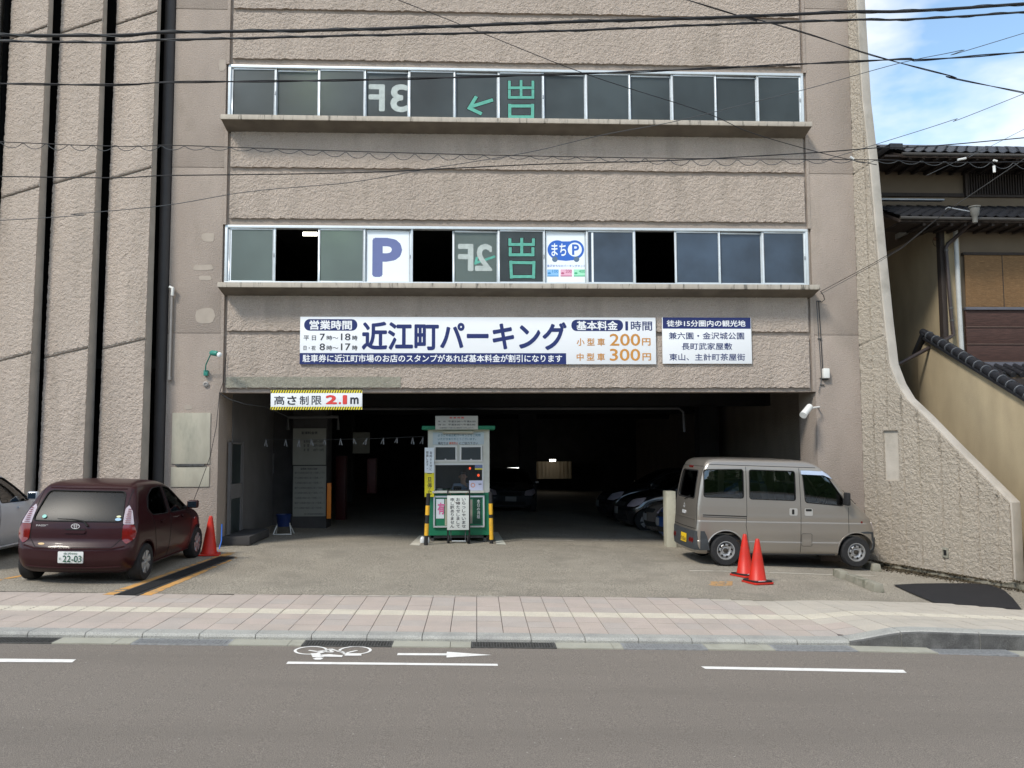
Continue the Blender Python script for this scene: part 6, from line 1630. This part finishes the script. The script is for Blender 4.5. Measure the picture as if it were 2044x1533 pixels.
    car.line('tailgate_gap', M_gap, 'rear', [(-.62, 1.74), (-.66, 1.2), (-.68, .64), (.68, .64), (.66, 1.2), (.62, 1.74)], .005, .0, 1, close=True)
    car.line('tailgate_crease', paint, 'rear', [(-.62, .80), (.62, .80)], .012, -.003, 1)
    car.patch('high_brake_light', M_redlens, 'rear', rpoly2([(-.12, 1.705), (-.12, 1.74), (.12, 1.74), (.12, 1.705)], .01), .008, 1, .05, thick=.008)
    car.patch('rear_bumper', M_trim, 'rear', [(-.70, .27), (-.70, .60), (.70, .60), (.70, .27)], .015, 1, .06, thick=.01)
    for sg in (1, -1): car.patch('bumper_corner', M_trim, 'side', [(.0, .27), (.0, .60), (.14, .58), (.19, .42), (.24, .27)][::-1] if False else [(.03, .27), (.03, .60), (.10, .60), (.15, .50), (.20, .27)], .012, sg, .04, thick=.008)
    for y_ in (-.60, -.49, .49, .60): car.patch('round_tail_light', M_redlens, 'rear', disc(y_ * .96, .43, .045, 18), .022, 1, .03, thick=.012)
    pm = car.patch('number_plate', M_plate_y, 'rear', [(-.32 + .02, .36), (-.32 + .02, .515), (.03, .515), (.03, .36)], .024, 1, .08)
    px_ = car.hit('rear', -.14, .44, 1).x - .026
    lettering('の 83-41', M_dark_ink, pm, -.28, .375, .01, .45, lambda u, v, w: (px_ - w * .004 - .004, -u - .27, v), name='lettering', bold=.01)
    # tailgate handle and diamond emblem dots
    car.patch('tailgate_handle', M_chrome, 'rear', rpoly2([(-.10, .86), (-.10, .92), (.10, .92), (.10, .86)], .02), .012, 1, .04, thick=.01)
    for a_, b_ in ((-.0, 1.03), (-.035, .985), (.035, .985)): car.patch('emblem', M_chrome, 'rear', [(a_ - .02, b_), (a_, b_ - .032), (a_ + .02, b_), (a_, b_ + .032)], .006, 1, .03)
    car.line('rear_wiper', M_gap, 'rear', [(-.02, 1.12), (-.30, 1.20)], .008, .015, 1)
    for y_ in (-.5, .5): car.patch('headlight', M_clearlens, 'front', rpoly2([(y_ - .13, .62), (y_ - .13, .80), (y_ + .13, .80), (y_ + .13, .62)], .04), .006, 1, .05, thick=.006)
    car.patch('front_bumper', M_trim, 'front', [(-.70, .26), (-.70, .52), (.70, .52), (.70, .26)], .02, 1, .08, thick=.012)
    car.line('wiper', M_gap, 'front', [(-.5, 1.10), (.05, 1.12)], .008, .02, 1)
    MB().tube([car.hit('side', 2.93, 1.02, 1) + Vector((0, .05, -.01)), car.hit('side', 2.99, .985, 1) + Vector((-.0, .09, .03))], .012, 6).build('wiper_post', M_gap, root)
    wheel('wheel', .268, .15, 'steel', root, (.49, -.655, .268), -1); wheel('wheel', .268, .15, 'steel', root, (2.88, -.655, .268), -1)
    wheel('wheel', .268, .15, 'steel', root, (.49, .655, .268), 1); wheel('wheel', .268, .15, 'steel', root, (2.88, .655, .268), 1)
    MB().box(.12, 2.9, -.66, .66, .45, .52).build('floor', M_cabin, root); seats(root, (1.32, 2.02), .33, .75)
    MB().box(2.45, 2.85, -.62, .62, .75, 1.08).build('dashboard', M_cabin, root, bevel=.05)
    MB().box(.3, 3.1, -.6, .6, .2, .27).build('underbody', M_gap, root)
    th = MB(); n = 22; c_ = Vector((2.40, -.33, 1.13)); th.tube([c_ + Vector((.19 * .35 * math.cos(2 * math.pi * k / n), .19 * math.sin(2 * math.pi * k / n), .19 * .93 * math.cos(2 * math.pi * k / n))) for k in range(n + 1)], .014, 6, cap=False)
    sw = th.build('steering_wheel', M_rubber, root, smooth=True)
    MB().tube([c_, c_ + Vector((.22, 0, -.12))], .03, 8).build('steering_column', M_rubber, sw)
    return car

HAT = [(.17, .14, 3.44, .70, .20, .30, .05, .10, .02), (.24, .05, 3.53, .775, .22, .36, .06, .14, .03), (.40, .0, 3.59, .815, .20, .38, .07, .16, .035),
       (.50, .0, 3.60, .825, .19, .38, .07, .16, .035), (.58, .035, 3.59, .828, .16, .38, .06, .16, .035), (.66, .07, 3.55, .83, .13, .38, .06, .17, .03), (.76, .085, 3.48, .832, .12, .36, .06, .18, .03),
       (.85, .10, 3.34, .826, .11, .34, .06, .18, .03), (.92, .115, 3.10, .815, .10, .30, .06, .16, .03), (.965, .13, 2.86, .80, .10, .26, .06, .13, .03), (1.01, .15, 2.68, .785, .10, .22, .06, .12, .03),
       (1.12, .21, 2.48, .755, .10, .20, .06, .12, .03), (1.27, .31, 2.24, .71, .10, .20, .06, .12, .03), (1.38, .40, 2.04, .67, .10, .18, .06, .12, .03),
       (1.45, .48, 1.86, .63, .12, .18, .06, .11, .03), (1.49, .60, 1.66, .565, .16, .20, .05, .08, .02), (1.515, .82, 1.40, .44, .16, .18, .03, .05, .01), (1.525, 1.0, 1.25, .25, .1, .1, .01, .02, .01)]
def build_hatch(root, paint, full=True, plate=True, glass=None, rim='cap'):
    car = Car(HAT, 5 if full else 3); car.root = root
    side = {'rear_door_window': [(.78, .985), (.66, 1.10), (.80, 1.30), (1.02, 1.39), (1.40, 1.405), (1.42, .965)], 'front_door_window': [(1.52, .96), (1.50, 1.405), (1.80, 1.36), (2.18, 1.17), (2.45, .965), (2.30, .95)]}
    rear = [(-.60, .93), (-.52, 1.37), (.52, 1.37), (.60, .93)]; ws = [(-.66, 1.04), (-.53, 1.42), (.53, 1.42), (.66, 1.04)]
    sp = {k: rpoly2(v, .05) for k, v in side.items()}; rp_, wp = rpoly2(rear, .07), rpoly2(ws, .07)
    AXL = ((.55, .285, .325), (2.99, .285, .325)); g = glass or G_car
    if full:
        cuts = [prism_cut(p, 'side', -1, 1) for p in sp.values()] + [prism_cut(rp_, 'x', -.5, .62), prism_cut(wp, 'x', 1.9, 3.2)]
        make_body(car, paint, (.50, 1.47), cuts, AXL, root)
    else: make_body(car, paint, None, [], AXL, root)
    off = -.014 if full else .003
    for sg in (1, -1):
        for k, p in sp.items():
            car.patch(k, g if k[0] == 'f' else G_dark, 'side', p, off, sg, .09 if full else .14)
            car.line('window_seal', M_gap, 'side', p, .008, .0, sg, close=True, step=.08)
        if full:
            car.line('door_gap', M_gap, 'side', [(1.47, 1.41), (1.48, .6), (1.46, .25)], .004, .0, sg)
            car.line('door_gap', M_gap, 'side', [(.74, 1.28), (.64, 1.08), (.76, .9), (.84, .70), (.92, .45), (.98, .26)], .004, .0, sg); car.line('door_gap', M_gap, 'side', [(2.52, .93), (2.56, .6), (2.52, .26)], .004, .0, sg)
            for kx in (1.02, 1.98): car.patch('door_handle', paint, 'side', rpoly2([(kx - .5 * 0, .835), (kx, .875), (kx + .17, .88), (kx + .17, .84)], .018), .028, sg, .04, thick=.016)
            car.patch('side_indicator', M_clearlens, 'side', disc(2.72, .76, .022, 12, .016), .006, sg, .03, thick=.004)
            car.line('sill', paint, 'side', [(.92, .23), (2.62, .23)], .02, .0, sg)
            for ax_ in (.55, 2.99):
                pts = [(ax_ + .337 * math.cos(math.radians(a)), .285 + .337 * math.sin(math.radians(a))) for a in range(-10, 191, 8)]; car.line('arch_lip', paint, 'side', [p for p in pts if p[1] > .23], .013, -.004, sg)
        c_ = car.hit('side', 2.32, .99, sg)
        mr = MB().box(c_.x - .05, c_.x + .06, c_.y - sg * .13 - .085, c_.y - sg * .13 + .085, .97, 1.11).build('door_mirror', paint, root, bevel=.035, bseg=3)
        MB().box(c_.x - .055, c_.x - .049, c_.y - sg * .13 - .065, c_.y - sg * .13 + .065, .99, 1.09).build('mirror_glass', mat('mirror_blue', (.05, .08, .12), .05, 0, metal=.8), mr)
        MB().tube([c_, (c_.x, c_.y - sg * .07, 1.0)], .02, 8).build('mirror_arm', M_rubber, mr)
    car.patch('rear_window', G_rear if full else G_dark, 'rear', rp_, off, 1, .09); car.line('window_seal', M_gap, 'rear', rp_, .010, .0, 1, close=True, step=.08)
    car.patch('windscreen', g, 'front', wp, off, 1, .09); car.line('window_seal', M_gap, 'front', wp, .010, .0, 1, close=True, step=.08)
    for sg in (1, -1):
        hl = car.patch('headlight', M_clearlens, 'front', rpoly2([(sg * .42, .62), (sg * .46, .78), (sg * .74, .86), (sg * .78, .72), (sg * .70, .62)], .04), .006, 1, .05, thick=.006)
    car.patch('front_grille', M_gap, 'front', rpoly2([(-.34, .62), (-.34, .72), (.34, .72), (.34, .62)], .03), .004, 1, .08)
    car.patch('lower_intake', M_gap, 'front', rpoly2([(-.46, .28), (-.46, .40), (.46, .40), (.46, .28)], .04), .004, 1, .08)
    car.patch('front_plate', M_plate_w if full else mat('dim_plate', (.2, .2, .2), .6), 'front', [(-.165, .42), (-.165, .585), (.165, .585), (.165, .42)], .016, 1, .1)
    # rear details
    for sg in (1, -1):
        Y = lambda y: sg * y
        tl = [(Y(.625), .74), (Y(.62), 1.0), (Y(.625), 1.13), (Y(.655), 1.145), (Y(.70), 1.05), (Y(.735), .88), (Y(.755), .72), (Y(.69), .66)]
        if not full: tl = tl
        o = car.patch('tail_light', M_redlens, 'rear', rpoly2([(Y(.61), .665), (Y(.605), .89), (Y(.742), .89), (Y(.775), .78), (Y(.765), .69), (Y(.68), .60)], .03), .010, 1, .035, thick=.01)
        car.patch('upper_tail_lens', M_clearlens, 'rear', rpoly2([(Y(.605), .893), (Y(.59), 1.12), (Y(.625), 1.17), (Y(.685), 1.08), (Y(.742), .893)], .02), .010, 1, .035, thick=.01)
        if full:
            for k in range(8): car.patch('lens_bars', M_redlens, 'rear', [(Y(.628), .91 + k * .027), (Y(.628), .919 + k * .027), (Y(.700 - k * .005), .919 + k * .027), (Y(.704 - k * .005), .91 + k * .027)], .0215, 1, .04)
    if full:
        car.line('tailgate_gap', M_gap, 'rear', [(-.60, 1.40), (-.60, .92), (-.60, .68), (-.50, .555), (.50, .555), (.60, .68), (.60, .92), (.60, 1.40)], .005, .0, 1)
        car.line('bumper_shelf', paint, 'rear', [(-.66, .575), (-.50, .535), (.50, .535), (.66, .575)], .014, -.002, 1)
        car.line('bumper_crease', paint, 'rear', [(-.62, .275), (-.35, .26), (.35, .26), (.62, .275)], .016, -.002, 1)
        car.line('roof_lip', paint, 'rear', [(-.52, 1.405), (.52, 1.405)], .012, .0, 1)
        car.patch('tailgate_handle', paint, 'rear', rpoly2([(-.13, .755), (-.15, .80), (.15, .80), (.13, .755)], .02), .018, 1, .04, thick=.016)
        car.patch('handle_shadow', M_gap, 'rear', rpoly2([(-.13, .805), (-.13, .822), (.13, .822), (.13, .805)], .008), .004, 1, .04)
        pm = car.patch('number_plate', M_plate_w, 'rear', rpoly2([(-.165, .335), (-.165, .500), (.165, .500), (.165, .335)], .012), .012, 1, .08, thick=.004)
        xq = min(car.hit('rear', y_, .42, 1).x for y_ in (-.16, 0, .16)) - .020
        fn = lambda u, v, w: (xq - w * .004, -u, v)
        if plate: lettering('金沢500', M_plategreen, pm, -.09, .457, .09, .489, fn, bold=.01); lettering('22-03', M_plategreen, pm, -.095, .348, .15, .445, fn, bold=.012); lettering('そ', M_plategreen, pm, -.15, .378, -.115, .41, fn, bold=.01)
        xe = car.hit('rear', 0, .86, 1).x - .010
        em = MB(); n = 26
        def ering(cy, cz, ry, rz, w):
            for k in range(n):
                a, b = 2 * math.pi * k / n, 2 * math.pi * (k + 1) / n; em.quad(*[(xe - .004, cy + (ry - q) * math.cos(t_), cz + (rz - q) * math.sin(t_)) for t_, q in ((a, 0), (b, 0), (b, w), (a, w))])
        ering(0, .862, .058, .040, .008); ering(0, .862, .018, .036, .006); ering(0, .880, .042, .017, .006); em.build('emblem', M_chrome, root)
        xl_ = car.hit('rear', .45, .86, 1).x - .006
        if plate: lettering('PASSO', M_chrome, root, -.53, .85, -.37, .878, lambda u, v, w: (xl_ - w * .004, -u, v), bold=.02, name='badge')
        def yflat(y0, y1, z0, z1, m, nm): car.patch(nm, m, 'rear', disc((y0 + y1) / 2, (z0 + z1) / 2, (y1 - y0) / 2, 16, (z1 - z0) / 2), .003, 1, .04)
        # seen from the rear, the car's right-hand side has y < 0
        yflat(-.57, -.49, .945, .985, mat('sticker_blue', (.35, .55, .72), .5), 'window_sticker'); yflat(-.56, -.50, .99, 1.02, mat('sticker_cream', (.6, .62, .4), .5), 'window_sticker')
        yflat(.42, .48, .97, 1.02, mat('sticker_teal', (.2, .5, .45), .5), 'window_sticker'); yflat(.38, .47, .585, .615, mat('sticker_tan', (.6, .42, .2), .5), 'oval_sticker')
        wp_ = [car.hit('rear', y_, z_, 1, .02) for y_, z_ in ((-.16, .86), (-.10, .93), (.05, .955), (.25, .96))]
        MB().tube(wp_, [.016, .012, .008, .005], 8).build('rear_wiper', M_gap, root, smooth=True)
        MB().box(.15, 2.9, -.66, .66, .42, .50).build('floor', M_cabin, root); seats(root, (.95, 1.75), .36, .55)
        MB().box(2.3, 2.6, -.62, .62, .6, .96).build('dashboard', M_cabin, root, bevel=.05)
        MB().box(.3, 3.1, -.6, .6, .2, .27).build('underbody', M_gap, root)
        MB().tube([(.22, .25, .24), (.09, .25, .235)], .02, 8).build('exhaust', M_brake, root)
    for x_ in (.55, 2.99):
        for sg in (-1, 1): wheel('wheel', .285, .17, rim, root, (x_, sg * .725, .285), sg)
    return car

tilt = -math.atan(GS)
# the silver van: its own axes x forward, -y towards the viewer
vr = thing('parked_van', 'silver beige minivan parked side-on in front of the right pilaster', 'van')
build_van(vr)
p0, p1 = onG(1444, 1128, .03), onG(1708, 1135, .03); ang_v = math.radians(2.); p0.y -= .15
VSC = 1.0
ax_, ay_ = .49, -.72
ca, sa = math.cos(ang_v), math.sin(ang_v)
vr.scale = (1.035,) * 3; ax_ *= 1.035; ay_ *= 1.035
vr.rotation_euler = (0, tilt, ang_v); vx, vy = p0.x - (ax_ * ca - ay_ * sa), p0.y - (ax_ * sa + ay_ * ca); vr.location = (vx, vy, gz(vx, .032))

def place_car(t, x, y, heading, full=True):
    """heading: direction of the nose; x, y = middle of the rear end"""
    M = Matrix.Translation((x, y, gz(x, .032))) @ Matrix.Rotation(tilt, 4, 'Y') @ Matrix.Rotation(heading, 4, 'Z'); t.matrix_world = M
mr_ = thing('parked_car', 'dark maroon hatchback parked nose-in beside the left red cone', 'car')
build_hatch(mr_, mat('maroon_paint', (.026, .0042, .006), .36, .03, 2, coat=.25, spec=.25))
p0, p1 = onG(84, 1156, .03), onG(258, 1160, .03); pm_ = (p0 + p1) / 2
place_car(mr_, pm_.x - .0, pm_.y - .50, math.radians(91.5)); mr_.scale = (1, 1.045, .95)
sv = thing('parked_car', 'silver car cut off by the left edge of the picture', 'car')
build_hatch(sv, mat('silver_paint', (.60, .64, .70), .35, .02, 2, metal=.25, coat=.7), plate=False)
place_car(sv, pm_.x - 2.95, pm_.y + .05, math.radians(90))
# dark cars inside
dk = {}
def dark(kind, paint, x, y, hd, lb, sc=(1, 1, 1)):
    t = thing('parked_car', lb, 'car', group='cars parked in the dark garage')
    if 'p' not in dk:
        build_hatch(t, paint, full=False, glass=G_dark, rim='cap'); dk['p'] = t
    else:
        for ch in list(dk['p'].children):
            c = copy_tree(ch, t)
            if c.type == 'MESH' and ch.material_slots and ch.material_slots[0].material.name.startswith('dark_paint'):
                c.data = c.data.copy(); c.data.materials[0] = paint
    place_car(t, x, y, hd); t.scale = sc
    return t
bp_ = mat('dark_paint_black', (.012, .012, .014), .18, .02, 2, coat=1., spec=.6)
c = onG(1018, 1022, .03); dark('h', mat('dark_paint_black_first', (.05, .053, .06), .25, .02, 2, coat=1.), c.x, c.y + 3.9, math.radians(-90), 'dark saloon facing out of the garage, just right of the booth', (1.2, 1.02, .86))
for px_, py_, sc, lb, pt in ((1210, 1040, (1.1, 1.02, 1.08), 'farthest of the dark cars in the right-hand row', bp_), (1250, 1056, (1.1, 1.02, 1.05), 'black car in the middle of the right-hand row', bp_),
                        (1296, 1070, (1.05, 1.02, .98), 'grey brown car nearest the white post in the right-hand row', mat('dark_paint_brown', (.20, .17, .15), .25, .02, 2, metal=.4, coat=.8))):
    c = onG(px_, py_, .03); dark('h', pt, c.x + 3.75, c.y + .75, math.radians(183), lb, sc)
c = onG(1316, 1084, .03); dark('h', mat('dark_paint_blue', (.01, .035, .12), .3, .02, coat=.8), c.x + 3.4, c.y + .55, math.radians(180), 'dark blue car mostly hidden behind the cream post', (.93, .88, 1.0))
